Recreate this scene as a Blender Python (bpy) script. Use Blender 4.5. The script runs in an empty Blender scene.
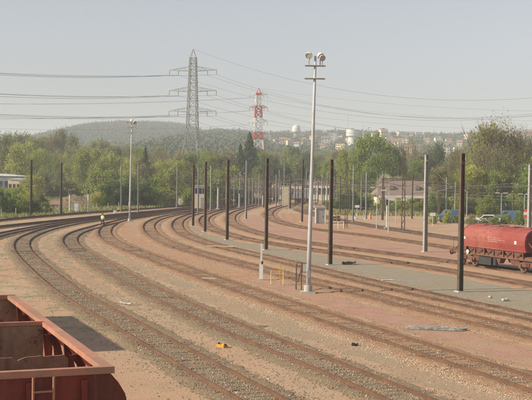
import bpy, bmesh, math, random
import numpy as np
from mathutils import Vector, Matrix, Euler
random.seed(7); rng = np.random.default_rng(11)
SC = bpy.context.scene; COL = SC.collection
R = math.radians; PI = math.pi

# ------------------------------------------------------------------ camera
CAM_H = 7.55; FPX = 1100.0; ROLL = 0.8
PITCH = math.atan(28.0/FPX)
cam_data = bpy.data.cameras.new('camera'); cam = bpy.data.objects.new('camera', cam_data); COL.objects.link(cam)
cam_data.sensor_fit = 'HORIZONTAL'; cam_data.sensor_width = 36.0; cam_data.lens = 36.0*FPX/532.0
cam_data.clip_start = 0.5; cam_data.clip_end = 9000
CM = Matrix.Translation((0, 0, CAM_H)) @ Matrix.Rotation(PI/2 - PITCH, 4, 'X') @ Matrix.Rotation(R(ROLL), 4, 'Z')
cam.matrix_world = CM; SC.camera = cam

# ------------------------------------------------------------------ sky, sun, exposure
SUN_DIR = Vector((-0.95*math.cos(R(31)), -0.31*math.cos(R(31)), math.sin(R(31)))).normalized()   # towards the sun
w = bpy.data.worlds.new('World'); SC.world = w; w.use_nodes = True
nt = w.node_tree; nt.nodes.clear()
sky = nt.nodes.new('ShaderNodeTexSky'); sky.sky_type = 'NISHITA'; sky.sun_disc = False
sky.sun_elevation = math.asin(SUN_DIR.z); sky.sun_rotation = math.atan2(SUN_DIR.x, SUN_DIR.y)
sky.air_density = 1.0; sky.dust_density = 1.5; sky.ozone_density = 1.6; sky.altitude = 50
hs = nt.nodes.new('ShaderNodeHueSaturation'); hs.inputs['Saturation'].default_value = 0.45
bgd = nt.nodes.new('ShaderNodeBackground'); bgd.inputs['Strength'].default_value = 0.099
wo = nt.nodes.new('ShaderNodeOutputWorld')
nt.links.new(sky.outputs[0], hs.inputs['Color']); tn = nt.nodes.new('ShaderNodeMix'); tn.data_type = 'RGBA'; tn.blend_type = 'MULTIPLY'; tn.inputs[0].default_value = 1.0; tn.inputs[7].default_value = (.985, .967, 1.0, 1)
nt.links.new(hs.outputs[0], tn.inputs[6]); nt.links.new(tn.outputs[2], bgd.inputs['Color']); nt.links.new(bgd.outputs[0], wo.inputs[0])
sl = bpy.data.lights.new('sun', 'SUN'); sl.energy = 5.0; sl.angle = R(0.9); sl.color = (1.0, 0.88, 0.68)
so = bpy.data.objects.new('sun', sl); COL.objects.link(so)
so.rotation_euler = SUN_DIR.to_track_quat('Z', 'Y').to_euler()
SC.view_settings.view_transform = 'Standard'; SC.view_settings.look = 'None'
SC.view_settings.exposure = 0.36; SC.view_settings.gamma = 1.0; SC.view_settings.use_curve_mapping = False
SC.render.engine = 'CYCLES'
SC.cycles.volume_bounces = 1; SC.cycles.max_bounces = 6; SC.cycles.transparent_max_bounces = 16
SC.cycles.volume_step_rate = 4.0

# ------------------------------------------------------------------ pixel (532x400 photograph) -> place in the world
def ray(px, py):
    return (CM.to_3x3() @ Vector(((px-266)/FPX, -(py-200)/FPX, -1.0)))
def gp(px, py, z=0.0):
    d = ray(px, py); t = (z-CAM_H)/d.z
    return Vector((d.x*t, d.y*t, z))
def at(px, py, y):
    d = ray(px, py); t = y/d.y
    return Vector((d.x*t, y, CAM_H + d.z*t))

# ------------------------------------------------------------------ helpers
class MB:
    def __init__(s): s.v = []; s.f = []
    def add(s, vs, fs):
        n = len(s.v); s.v += [tuple(p) for p in vs]; s.f += [tuple(i+n for i in f) for f in fs]; return s
    def box(s, c, size, rz=0.0, top=1.0, M=None):
        x, y, z = [q/2 for q in size]; vs = []
        for dz in (-1, 1):
            k = top if dz > 0 else 1.0
            for dx, dy in ((-1,-1),(1,-1),(1,1),(-1,1)):
                p = Vector((dx*x*k, dy*y*k, dz*z))
                if rz: p.rotate(Euler((0,0,rz)))
                if M is not None: p = M @ p
                vs.append(p + Vector(c))
        return s.add(vs, [(3,2,1,0),(4,5,6,7),(0,1,5,4),(1,2,6,5),(2,3,7,6),(3,0,4,7)])
    def tube(s, pts, r, n=6, cap=True):
        pts = [Vector(p) for p in pts]; m = len(pts)
        rs = r if isinstance(r, (list, tuple)) else [r]*m
        vs = []
        for i, p in enumerate(pts):
            t = (pts[min(i+1, m-1)] - pts[max(i-1, 0)]).normalized()
            a = Vector((0,0,1)) if abs(t.z) < 0.9 else Vector((1,0,0))
            u = t.cross(a).normalized(); q = u.cross(t)
            for k in range(n):
                an = 2*PI*k/n + PI/n
                vs.append(p + (u*math.cos(an) + q*math.sin(an))*rs[i])
        fs = [(i*n+k, i*n+(k+1) % n, (i+1)*n+(k+1) % n, (i+1)*n+k) for i in range(m-1) for k in range(n)]
        if cap: fs += [tuple(range(n-1, -1, -1)), tuple((m-1)*n+k for k in range(n))]
        return s.add(vs, fs)
    def prism(s, prof, axis_pts):     # prof: list of (u, z); axis_pts: two points; u is to the right of the axis
        a, b = Vector(axis_pts[0]), Vector(axis_pts[1]); t = (b-a).normalized(); u = t.cross(Vector((0,0,1))).normalized()
        n = len(prof)
        vs = [p + u*q[0] + Vector((0,0,q[1])) for p in (a, b) for q in prof]
        return s.add(vs, [(k, (k+1) % n, n+(k+1) % n, n+k) for k in range(n)] + [tuple(range(n-1,-1,-1)), tuple(range(n, 2*n))])
    def lathe(s, prof, c=(0,0,0), n=12):   # prof: (r, z)
        m = len(prof); c = Vector(c)
        vs = [c + Vector((r*math.cos(2*PI*k/n), r*math.sin(2*PI*k/n), z)) for r, z in prof for k in range(n)]
        fs = [(i*n+k, i*n+(k+1) % n, (i+1)*n+(k+1) % n, (i+1)*n+k) for i in range(m-1) for k in range(n)]
        fs += [tuple(range(n-1,-1,-1)), tuple((m-1)*n+k for k in range(n))]
        return s.add(vs, fs)
def link_mesh(name, verts, faces, m, parent=None, smooth=False):
    me = bpy.data.meshes.new(name); me.from_pydata(verts, [], faces); me.update()
    if smooth: me.shade_smooth()
    if m: me.materials.append(m)
    o = bpy.data.objects.new(name, me); COL.objects.link(o)
    if parent is not None: o.parent = parent
    return o
def obj(name, mb, m, parent=None, smooth=False): return link_mesh(name, mb.v, mb.f, m, parent, smooth)
def np_mesh(name, V, n, m, parent=None, quads=True, smooth=False):
    # V: (N*k,3) loose faces of n corners each
    me = bpy.data.meshes.new(name); nf = len(V)//n
    me.vertices.add(len(V)); me.vertices.foreach_set('co', V.astype(np.float32).ravel())
    me.loops.add(len(V)); me.loops.foreach_set('vertex_index', np.arange(len(V), dtype=np.int32))
    me.polygons.add(nf); me.polygons.foreach_set('loop_start', np.arange(0, len(V), n, dtype=np.int32))
    me.polygons.foreach_set('loop_total', np.full(nf, n, dtype=np.int32))
    me.update(calc_edges=True)
    if m: me.materials.append(m)
    o = bpy.data.objects.new(name, me); COL.objects.link(o)
    if parent is not None: o.parent = parent
    return o
def tag(o, label=None, cat=None, group=None, kind=None):
    if label: o['label'] = label
    if cat: o['category'] = cat
    if group: o['group'] = group
    if kind: o['kind'] = kind
    return o
def thing(name, label, cat, loc=(0,0,0), rz=0.0, group=None):
    o = bpy.data.objects.new(name, None); COL.objects.link(o); o.empty_display_size = 0.3
    o.location = loc; o.rotation_euler = (0, 0, rz)
    return tag(o, label, cat, group)
def copy_tree(o, parent=None):
    c = o.copy(); COL.objects.link(c)
    if parent is not None: c.parent = parent
    for ch in list(o.children): copy_tree(ch, c)
    return c

# ------------------------------------------------------------------ materials
def mat(name, c1, c2=None, scale=3.0, rough=0.85, bump=0.0, metal=0.0, c3=None, fine=None, coords='Object', rnd=0.0, bscale=None, spec=0.3, transl=0.0, dist=0.02, streak=None):
    m = bpy.data.materials.new(name); m.use_nodes = True; t = m.node_tree; N = t.nodes; L = t.links
    b = N['Principled BSDF']; b.inputs['Roughness'].default_value = rough; b.inputs['Metallic'].default_value = metal
    b.inputs['Specular IOR Level'].default_value = spec
    tc = N.new('ShaderNodeTexCoord'); src = tc.outputs['Object']
    if coords == 'World':
        g = N.new('ShaderNodeNewGeometry'); src = g.outputs['Position']
    def noise(sc, det=5.0, rg=0.6):
        n = N.new('ShaderNodeTexNoise'); n.inputs['Scale'].default_value = sc; n.inputs['Detail'].default_value = det
        n.inputs['Roughness'].default_value = rg; L.new(src, n.inputs['Vector']); return n.outputs['Fac']
    def ramp(fac, a=0.38, z=0.62):
        r = N.new('ShaderNodeMapRange'); r.inputs['From Min'].default_value = a; r.inputs['From Max'].default_value = z
        L.new(fac, r.inputs['Value']); return r.outputs[0]
    def mix(f, a, c, bl='MIX'):
        x = N.new('ShaderNodeMix'); x.data_type = 'RGBA'; x.blend_type = bl
        if isinstance(f, float): x.inputs[0].default_value = f
        else: L.new(f, x.inputs[0])
        for q, i in ((a, 6), (c, 7)):
            if isinstance(q, (tuple, list)): x.inputs[i].default_value = (*q, 1)
            else: L.new(q, x.inputs[i])
        return x.outputs[2]
    col = c1
    if c2: col = mix(ramp(noise(scale)), c1, c2)
    if c3: col = mix(ramp(noise(scale*0.23, 3), 0.47, 0.62), col, c3)
    if fine:
        col = mix(ramp(noise(fine[0], 3), 0.25, 0.75), col, mix(1.0, col if not isinstance(col, tuple) else col, (fine[1],)*3, 'MULTIPLY'))
    if streak:
        mp = N.new('ShaderNodeMapping'); mp.inputs['Scale'].default_value = (7, 7, .6); L.new(src, mp.inputs[0])
        n = N.new('ShaderNodeTexNoise'); n.inputs['Scale'].default_value = 1.0; n.inputs['Detail'].default_value = 6; L.new(mp.outputs[0], n.inputs['Vector'])
        col = mix(ramp(n.outputs['Fac'], .50, .72), col, streak)
        col = mix(ramp(noise(2.2, 7, .75), .56, .64), col, tuple(q*.6 for q in streak))
    if rnd:
        oi = N.new('ShaderNodeObjectInfo')
        hsv = N.new('ShaderNodeHueSaturation')
        r1 = N.new('ShaderNodeMapRange'); L.new(oi.outputs['Random'], r1.inputs[0]); r1.inputs[3].default_value = 1-rnd; r1.inputs[4].default_value = 1+rnd
        r2 = N.new('ShaderNodeMapRange'); L.new(oi.outputs['Random'], r2.inputs[0]); r2.inputs[3].default_value = 0.5+rnd*0.06; r2.inputs[4].default_value = 0.5-rnd*0.06
        L.new(r1.outputs[0], hsv.inputs['Value']); L.new(r2.outputs[0], hsv.inputs['Hue'])
        if isinstance(col, tuple): hsv.inputs['Color'].default_value = (*col, 1)
        else: L.new(col, hsv.inputs['Color'])
        col = hsv.outputs[0]
    if isinstance(col, tuple): b.inputs['Base Color'].default_value = (*col, 1)
    else: L.new(col, b.inputs['Base Color'])
    if bump:
        bp = N.new('ShaderNodeBump'); bp.inputs['Strength'].default_value = bump; bp.inputs['Distance'].default_value = dist
        L.new(noise(bscale or scale*3, 6, 0.7), bp.inputs['Height']); L.new(bp.outputs[0], b.inputs['Normal'])
    if transl:
        tr = N.new('ShaderNodeBsdfTranslucent'); ms = N.new('ShaderNodeMixShader'); ms.inputs[0].default_value = transl
        if isinstance(col, tuple): tr.inputs[0].default_value = (*col, 1)
        else: L.new(col, tr.inputs[0])
        L.new(b.outputs[0], ms.inputs[1]); L.new(tr.outputs[0], ms.inputs[2]); L.new(ms.outputs[0], N['Material Output'].inputs[0])
    return m
M = {}
M['steel_dark'] = mat('brown_steel', (.085,.062,.045), (.14,.10,.07), 1.5, .75, .1, fine=(25,.7))
M['steel_grey'] = mat('grey_galvanised', (.28,.28,.27), (.36,.36,.34), 2, .6, fine=(14,.8))
M['steel_pale'] = mat('pale_lamp_post', (.48,.49,.50), (.40,.40,.40), 1.2, .5, fine=(8,.85))
M['pylon'] = mat('pylon_steel', (.20,.21,.20), (.26,.27,.26), .5, .7)
M['pylon_red'] = mat('pylon_red_paint', (.50,.07,.05), (.42,.08,.06), .5, .7)
M['pylon_white'] = mat('pylon_white_paint', (.70,.70,.68), (.6,.6,.58), .5, .7)
M['insul'] = mat('glass_insulator', (.14,.17,.15), None, 1, .3)
M['wire'] = mat('wire', (.11,.11,.11), None, 1, .6)
M['rust'] = mat('rusty_rail', (.20,.105,.062), (.14,.08,.052), .9, .8, fine=(9,.65), coords='World')
M['rail_shaded'] = mat('shaded_rust_rail', (.10,.062,.045), (.17,.095,.06), .7, .7, fine=(9,.7), coords='World')  # rusty rail darkened: shade of its unlit side put into the colour
M['sleeper_brown'] = mat('brown_sleeper', (.26,.175,.115), (.19,.13,.09), 3, .95, .3, fine=(20,.6), coords='World')
M['sleeper'] = mat('weathered_sleeper', (.28,.22,.165), (.21,.165,.12), 3, .95, .3, fine=(20,.6), coords='World', rnd=.25)
M['white'] = mat('white_paint', (.72,.72,.69), (.6,.6,.56), 2, .6, fine=(9,.85))
M['cream'] = mat('cream_paint', (.62,.55,.38), (.55,.48,.33), 2, .7)
M['black'] = mat('black_paint', (.03,.03,.032), (.05,.045,.04), 2, .6)
M['dark'] = mat('dark_glass', (.03,.035,.04), None, 1, .2)
M['yellow'] = mat('yellow_paint', (.62,.36,.05), (.5,.26,.04), 8, .6, fine=(20,.7))
M['red'] = mat('red_paint', (.55,.08,.05), None, 1, .6)
M['concrete'] = mat('concrete', (.42,.40,.36), (.34,.32,.29), 1.5, .9, .2)

# ------------------------------------------------------------------ ground and terrain
def sm(a, b, x):
    t = np.clip((x-a)/(b-a), 0, 1); return t*t*(3-2*t)
RIDGE_PX = [-200,-60,0,40,62,85,100,130,165,185,200,212,235,270,320]
RIDGE_ROW = [150,148,146,143,135,129,124,119.5,120.5,123.5,128,134,146,158,170]
def terrain(x, y):
    x = np.asarray(x, float); y = np.asarray(y, float)
    px = 266 + x/np.maximum(y, 1)*FPX
    wob = 1.0 + 0.02*np.sin(x*0.013+y*0.004) + 0.02*np.sin(x*0.031-1.3)
    rx = 266 + x/1800*FPX
    top = 7.55 + (171.2-np.interp(rx, RIDGE_PX, RIDGE_ROW))*1800/FPX - 11
    hill = np.maximum(top, 0)*sm(950, 1800, y)*(1-0.6*sm(1850, 2600, y))*wob*(1-sm(240, 420, rx))
    town = np.maximum(0, np.minimum(y, 1420)-500)*0.060*wob*sm(-190, -60, x + 0.0*y) * (1-0.3*sm(1500, 2400, y))
    return np.maximum(hill, town)
xs = np.concatenate([np.linspace(-2600,-420,45), np.linspace(-400,-120,29), np.linspace(-110,110,45), np.linspace(120,420,31), np.linspace(440,2600,45)])
ys = np.concatenate([np.linspace(-80,20,11), np.linspace(24,300,70), np.linspace(310,1000,70), np.linspace(1020,2600,80), np.linspace(2700,4200,10)])
X, Y = np.meshgrid(xs, ys); Z = terrain(X, Y)
Z = Z - 0.25*sm(255, 330, Y)*0
vs = np.stack([X.ravel(), Y.ravel(), Z.ravel()], 1); nx = len(xs); ny = len(ys)
fs = [(j*nx+i, j*nx+i+1, (j+1)*nx+i+1, (j+1)*nx+i) for j in range(ny-1) for i in range(nx-1)]
def ground_mat():
    m = bpy.data.materials.new('yard_soil'); m.use_nodes = True; t = m.node_tree; N = t.nodes; L = t.links
    b = N['Principled BSDF']; b.inputs['Roughness'].default_value = .95; b.inputs['Specular IOR Level'].default_value = .15
    g = N.new('ShaderNodeNewGeometry'); sep = N.new('ShaderNodeSeparateXYZ'); L.new(g.outputs['Position'], sep.inputs[0])
    def noise(sc, det=6, rg=.62, st=None):
        n = N.new('ShaderNodeTexNoise'); n.inputs['Scale'].default_value = sc; n.inputs['Detail'].default_value = det; n.inputs['Roughness'].default_value = rg
        if st:
            mp = N.new('ShaderNodeMapping'); mp.inputs['Rotation'].default_value = (0,0,R(21)); mp.inputs['Scale'].default_value = st
            L.new(g.outputs['Position'], mp.inputs[0]); L.new(mp.outputs[0], n.inputs['Vector'])
        else: L.new(g.outputs['Position'], n.inputs['Vector'])
        return n.outputs['Fac']
    def mr(v, a, z, c=0., d=1.):
        r = N.new('ShaderNodeMapRange'); L.new(v, r.inputs[0])
        for i, q in ((1,a),(2,z),(3,c),(4,d)): r.inputs[i].default_value = q
        return r.outputs[0]
    def mul(a, c):
        x = N.new('ShaderNodeMath'); x.operation = 'MULTIPLY'; L.new(a, x.inputs[0]); L.new(c, x.inputs[1]); return x.outputs[0]
    def mix(f, a, c, bl='MIX'):
        x = N.new('ShaderNodeMix'); x.data_type = 'RGBA'; x.blend_type = bl
        if isinstance(f, float): x.inputs[0].default_value = f
        else: L.new(f, x.inputs[0])
        for q, i in ((a,6),(c,7)):
            if isinstance(q, tuple): x.inputs[i].default_value = (*q,1)
            else: L.new(q, x.inputs[i])
        return x.outputs[2]
    col = mix(mr(noise(.35), .35, .65), SOIL[0], SOIL[1])
    col = mix(mr(noise(.12, 4, .6, (1, .25, 1)), .42, .62), col, SOIL[2])      # redder, along the tracks
    col = mix(mr(noise(.8, 6, .7, (1, .35, 1)), .52, .66), col, SOIL[3])       # dull greyish dust
    col = mix(mr(noise(2.6, 8, .75), .50, .72, 0, .5), col, (.27,.205,.14))
    col = mix(mr(noise(13, 3, .6), .48, .70, 0, .7), col, SOIL[4])             # small dark gravel
    col = mix(mr(noise(21, 2, .5), .60, .72, 0, .7), col, (.60,.52,.42))        # small pale gravel
    # moss and weeds at the left near the wagons
    left = mr(sep.outputs['X'], -2, -9)
    col = mix(mul(mul(mr(noise(.55, 6, .7), .50, .62), left), mr(noise(6, 4, .7), .35, .6)), col, (.13,.155,.06))
    # beyond the yard: rough grass
    far = N.new('ShaderNodeMath'); far.operation = 'ADD'; L.new(sep.outputs['Y'], far.inputs[0]); L.new(mr(noise(.04), .3, .7, -25, 25), far.inputs[1])
    grass = mix(mr(noise(.3), .35, .65), (.20,.23,.07), (.33,.27,.14))
    farl = mul(mr(far.outputs[0], 168, 190), mr(sep.outputs['X'], -28, -36))
    farr = mr(far.outputs[0], 290, 320)
    mx = N.new('ShaderNodeMath'); mx.operation = 'MAXIMUM'; L.new(farl, mx.inputs[0]); L.new(farr, mx.inputs[1])
    col = mix(mx.outputs[0], col, grass)
    far2 = mr(sep.outputs['Y'], 600, 900)
    col = mix(far2, col, mix(mr(noise(.02), .4, .6), (.10,.125,.045), (.15,.15,.07)))
    L.new(col, b.inputs['Base Color'])
    bp = N.new('ShaderNodeBump'); bp.inputs['Strength'].default_value = .55; bp.inputs['Distance'].default_value = .03
    L.new(noise(9, 8, .7), bp.inputs['Height']); L.new(bp.outputs[0], b.inputs['Normal'])
    return m
SOIL = [(.47,.335,.22), (.41,.285,.19), (.46,.285,.18), (.37,.285,.20), (.17,.12,.085)]
ground = link_mesh('ground', [tuple(p) for p in vs], fs, ground_mat(), smooth=True); tag(ground, kind='structure')

# ------------------------------------------------------------------ railway tracks, traced and laid on the ground
RAILZ = 0.17
PATHS = dict(
 A=[(267,400),(238,385),(210,370.5),(157,339),(115,316),(82,298.7),(59,283.6),(34,262),(25.5,254),(21,247.5),(20.5,241.5),(26,236),(46,228.7),(76,222.3),(104,218.8),(129.5,216.2),(160,212),(200,207.5),(240,203.5)],
 B=[(416,400),(375,382.5),(322.3,361.8),(277.4,343.8),(249.7,333.7),(206.8,315.4),(168,297.8),(135,281),(102.6,264),(80.6,251.3),(72,246),(68.5,240.5),(70,235.5),(78,231),(94,226.6),(112,222),(130,218),(160,213.4),(198,209)],
 C=[(532,382),(476,363.8),(421.4,346),(376.7,332.3),(330,317),(273,298.5),(236.4,286),(210,277),(176.8,265.5),(146.6,254.6),(120.7,244.8),(108,238.4),(104,234),(104,230),(107,225.6),(114,221.6),(130,217.2),(155,213),(190,208.6)],
 D=[(532,332.5),(455,314),(382,296.3),(330,284),(290,274.8),(250,265.3),(222.6,258.2),(181,247.4),(162.8,240),(152,233.5),(147.5,228),(149,222.5),(157,218.3),(168,215.4),(189.6,212),(215,208),(245,203.8)],
 E=[(532,316),(456,300),(382,284),(330,271.8),(290,261.8),(250,252.3),(215.3,245),(193.3,237.8),(180,231.3),(175.7,225),(178.5,219.3),(188,215),(205,211),(230,206.6),(255,203)],
 F=[(532,283.5),(457,270.8),(410,263.5),(330,251.3),(300,247.3),(264.6,242),(236,236.3),(214,229.5),(204,223.5),(202.5,219),(207,215),(220,210.8),(240,206.8),(262,202.8)],
 G=[(532,272),(500,267.2),(460,261.5),(410,255.4),(330,245.5),(290,239.6),(255,231.8),(237,226),(229.5,220.5),(230.5,215),(238,210.8),(252,206.8),(268,203)],
 H=[(532,259.5),(443,246),(385,237),(360,234),(314,229.2),(284,223.5),(270,217.8),(267.5,212.5),(274,208),(288,204.3),(305,201)],
 I=[(532,248),(440,235.3),(378,226),(343,219.8),(315,214),(301,209.5),(297,205.5),(303,201.5)],
 L=[(-40,231),(0,226),(60,220),(130,212.8),(170,209.5),(205,205.5),(240,202)],
 K=[(-50,248),(0,233.5),(22,229.3),(60,222.6),(100,218),(130,214.9),(165,211),(200,206.8)],
 J=[(-40,224),(0,219.5),(60,214.3),(130,209.5),(190,205),(225,202.2)],
)
EXT = dict(A=34, B=30, C=26, D=30, E=30, F=40, G=40, H=40, I=40, L=30, K=20, J=30)
SIG = dict(A=4.5, B=4.5, C=4.5)
def smooth_path(pts, ext, sig=6.0, tail=60):
    P = [np.array(gp(x, y, RAILZ)[:2]) for x, y in pts]
    a = P[0] + (P[0]-P[1])/np.linalg.norm(P[0]-P[1])*ext
    b = P[-1] + (P[-1]-P[-2])/np.linalg.norm(P[-1]-P[-2])*tail
    P = np.array([a]+P+[b]); d = np.r_[0, np.cumsum(np.linalg.norm(np.diff(P, axis=0), axis=1))]
    s = np.arange(0, d[-1], 1.0); Q = np.stack([np.interp(s, d, P[:,0]), np.interp(s, d, P[:,1])], 1)
    k = int(sig*3); ker = np.exp(-0.5*(np.arange(-k, k+1)/sig)**2); ker /= ker.sum()
    lo = 2*Q[0]-Q[1:k+1][::-1]; hi = 2*Q[-1]-Q[-k-1:-1][::-1]
    E = np.concatenate([lo, Q, hi]); return np.stack([np.convolve(E[:,i], ker, 'valid') for i in (0,1)], 1)
def frame(Q):
    T = np.gradient(Q, axis=0); T /= np.linalg.norm(T, axis=1)[:,None]; return T, np.stack([T[:,1], -T[:,0]], 1)   # tangent, right
TR = {k: smooth_path(p, EXT[k], SIG.get(k, 6.0)) for k, p in PATHS.items()}
TR = {k: q[(q[:,1] > -5)] for k, q in TR.items()}
# a siding under the hopper wagons in the foreground
w0 = np.array((-4.0, 18.2)); wd = np.array((-.364, .931))
TR['W'] = np.array([w0 + wd*s for s in np.arange(-25, 62, 1.0)])
def sweep(Q, prof, z0, name, m, parent):
    T, Nn = frame(Q); n = len(prof); V = np.zeros((len(Q), n, 3))
    for k, (u, z) in enumerate(prof):
        V[:,k,:2] = Q + Nn*u; V[:,k,2] = z0+z
    V = V.reshape(-1,3)
    fs = [(i*n+k, (i+1)*n+k, (i+1)*n+(k+1) % n, i*n+(k+1) % n) for i in range(len(Q)-1) for k in range(n)]
    fs += [tuple(range(n)), tuple((len(Q)-1)*n+k for k in range(n-1,-1,-1))]
    return link_mesh(name, V.tolist(), fs, m, parent)
RAILP = [(-.055,-.135),(.055,-.135),(.055,-.125),(.012,-.105),(.012,-.04),(.034,-.032),(.034,0),(-.034,0),(-.034,-.032),(-.012,-.04),(-.012,-.105),(-.055,-.125)]
BAL = {}
def bal(name, a, b, c, d=None, pale=.5):
    BAL[name] = mat(name, a, b, 7, .95, .9, c3=c, fine=(22,.45), coords='World', bscale=16, dist=.04, spec=.15)
bal('ballast_brown_grey', (.42,.31,.20), (.33,.235,.15), (.36,.28,.18))
bal('ballast_rusty', (.50,.305,.185), (.42,.24,.145), (.48,.32,.20))
bal('ballast_dark', (.20,.145,.10), (.14,.105,.08), (.24,.17,.11))
TINFO = dict(
 A=('rusty siding closest to the open red wagon, its ballast overgrown', 'ballast_brown_grey', 'rust'),
 B=('second track from the foreground wagon, grey ballast between orange rusty rails', 'ballast_brown_grey', 'rust'),
 C=('rusty track running just in front of the tall floodlight mast and white post', 'ballast_rusty', 'rust'),
 D=('nearer of the two parallel tracks between the tall floodlight mast and the grey walkway', 'ballast_rusty', 'rust'),
 E=('track along the near edge of the grey walkway with the brown poles', 'ballast_rusty', 'rail_shaded'),
 F=('track along the far edge of the grey walkway, in front of the tank wagon', 'ballast_rusty', 'rail_shaded'),
 G=('track on which the red covered hopper wagon stands', 'ballast_rusty', 'rail_shaded'),
 H=('track directly behind the red covered hopper wagon', 'ballast_rusty', 'rail_shaded'),
 I=('farthest track on the right, in front of the parked cars', 'ballast_dark', 'rail_shaded'),
 L=('dark main line track on the left, between the outer track and the curving sidings', 'ballast_dark', 'rail_shaded'),
 K=('dark track joining the main line at the left edge, next to the yard fan', 'ballast_dark', 'rail_shaded'),
 J=('outermost track on the left, below the bushes and earth bank', 'ballast_dark', 'rail_shaded'),
 W=('siding under the open red hopper wagons in the foreground', 'ballast_brown_grey', 'rust'))
slp = MB(); slp.box((0,0,0), (2.5,.26,.15)); slp_me = {}
TRACKS = {}
for ti, (k, Q) in enumerate(TR.items()):
    lab, bm_, rm_ = TINFO[k]; dz = 0.0025*ti
    t = thing('railway_track', lab, 'railway track', (float(Q[0][0]), float(Q[0][1]), 0)); TRACKS[k] = t
    off = np.array((Q[0][0], Q[0][1])); q = Q - off
    for s in (-1, 1):
        sweep(q + frame(q)[1]*s*0.735, RAILP, RAILZ+dz, 'rail', M[rm_], t)
    # ballast bed, edges dipping under the soil
    us = np.array([-2.0,-1.7,-1.42,-1.05,-.8,0,.8,1.05,1.42,1.7,2.0]); zs = np.array([-.06,-.022,.004,.014,.018,.018,.018,.014,.004,-.022,-.06])
    T, Nn = frame(q); m_ = len(q)*2-1; qi = np.stack([np.interp(np.arange(m_)/2, np.arange(len(q)), q[:,i]) for i in (0,1)], 1)
    Ni = np.stack([np.interp(np.arange(m_)/2, np.arange(len(q)), Nn[:,i]) for i in (0,1)], 1)
    V = np.zeros((m_, 11, 3))
    for j in range(11):
        V[:,j,:2] = qi + Ni*(us[j] + rng.normal(0, .09, m_)[:,None]); zj = zs[j] if k in 'ABW' else zs[j]+.013*(zs[j] > 0); zj += (.006 if k in 'ABW' and abs(us[j]) < .85 else 0); zj += .030 if (.85 < abs(us[j]) < 1.5) else 0
        V[:,j,2] = zj + rng.normal(0, .012, m_) + .0015*ti
    fs = [(i*11+j, i*11+j+1, (i+1)*11+j+1, (i+1)*11+j) for i in range(m_-1) for j in range(10)]
    fs = [f[::-1] for f in fs]
    link_mesh('ballast_bed', V.reshape(-1,3).tolist(), fs, BAL[bm_], t, True)
    # sleepers: the hundred nearest in view as parts, the rest as one part
    si = np.arange(0, len(q)-1, 0.62)
    sx = np.interp(si, np.arange(len(q)), q[:,0]); sy = np.interp(si, np.arange(len(q)), q[:,1])
    tx = np.interp(si, np.arange(len(q)), T[:,0]); ty = np.interp(si, np.arange(len(q)), T[:,1])
    wx = sx+off[0]; wy = sy+off[1]
    px = 266 + wx/np.maximum(wy,1)*FPX; py = 172.5 + CAM_H/np.maximum(wy,1)*FPX
    vis = (wy > 5) & (px > -15) & (px < 550) & (py < 412)
    order = [i for i in np.argsort(wy) if vis[i]]
    ind = set(order[:95]); rest = MB()
    for i in range(len(si)):
        rz = math.atan2(ty[i], tx[i]) - PI/2; jz = rng.normal(0,.02)
        c = (float(sx[i]), float(sy[i]), RAILZ-.135-.072 + .0012*ti)
        if i in ind:
            sm_ = 'sleeper' if k in 'ABW' else 'sleeper_brown'
            if sm_ not in slp_me: o = obj('sleeper', slp, M[sm_], t); slp_me[sm_] = o.data
            else:
                o = bpy.data.objects.new('sleeper', slp_me[sm_]); COL.objects.link(o); o.parent = t
            o.location = c; o.rotation_euler = (0,0,rz+jz)
        elif wy[i] < 330: rest.box(c, (2.55,.25,.15), rz+jz)
    if rest.v: tag(obj('sleeper', rest, M['sleeper' if k in 'ABW' else 'sleeper_brown'], t), kind='stuff')

# strips between the tracks
def strip(name, Q1, Q2, o1, o2, y0, y1, m, z=.006, n=260, jit=.32, kind='structure'):
    def side(Q, o):
        P = Q + frame(Q)[1]*o; P = P[(P[:,1] >= y0-3) & (P[:,1] <= y1+3)]
        s = np.linspace(0, len(P)-1, n); return np.stack([np.interp(s, np.arange(len(P)), P[:,i]) for i in (0,1)], 1)
    a, b = side(Q1, o1), side(Q2, o2); V = []
    ja = np.convolve(rng.normal(0, jit, n+4), np.ones(5)/3, 'valid'); jb = np.convolve(rng.normal(0, jit, n+4), np.ones(5)/3, 'valid')
    for i in range(n):
        d = b[i]-a[i]; d /= np.linalg.norm(d)+1e-6; p = a[i]+d*ja[i]; q = b[i]+d*jb[i]
        V += [(p[0],p[1],z), (q[0],q[1],z)]
    o = link_mesh(name, V, [(2*i,2*i+2,2*i+3,2*i+1) for i in range(n-1)], m); return tag(o, kind=kind)
M['walk'] = mat('grey_green_walkway', (.37,.325,.25), (.32,.28,.215), 1.2, .95, .3, c3=(.34,.29,.20), fine=(9,.6), coords='World', spec=.1)
M['pink'] = mat('pink_gravel_path', (.50,.30,.225), (.43,.25,.185), 1.0, .95, .4, c3=(.46,.31,.21), fine=(9,.6), coords='World', spec=.1)
M['ochre'] = mat('orange_dirt', (.52,.31,.195), (.45,.26,.165), .8, .95, .4, c3=(.45,.31,.20), fine=(9,.58), coords='World', spec=.1)
M['sand'] = mat('dusty_sand_path', (.46,.325,.22), (.41,.29,.195), .8, .95, .3, c3=(.38,.305,.21), fine=(8,.6), coords='World', spec=.1)
M['chalk'] = mat('pale_chalky_path', (.60,.50,.38), (.52,.41,.30), .8, .95, .3, fine=(14,.8), coords='World', spec=.1)
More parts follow.
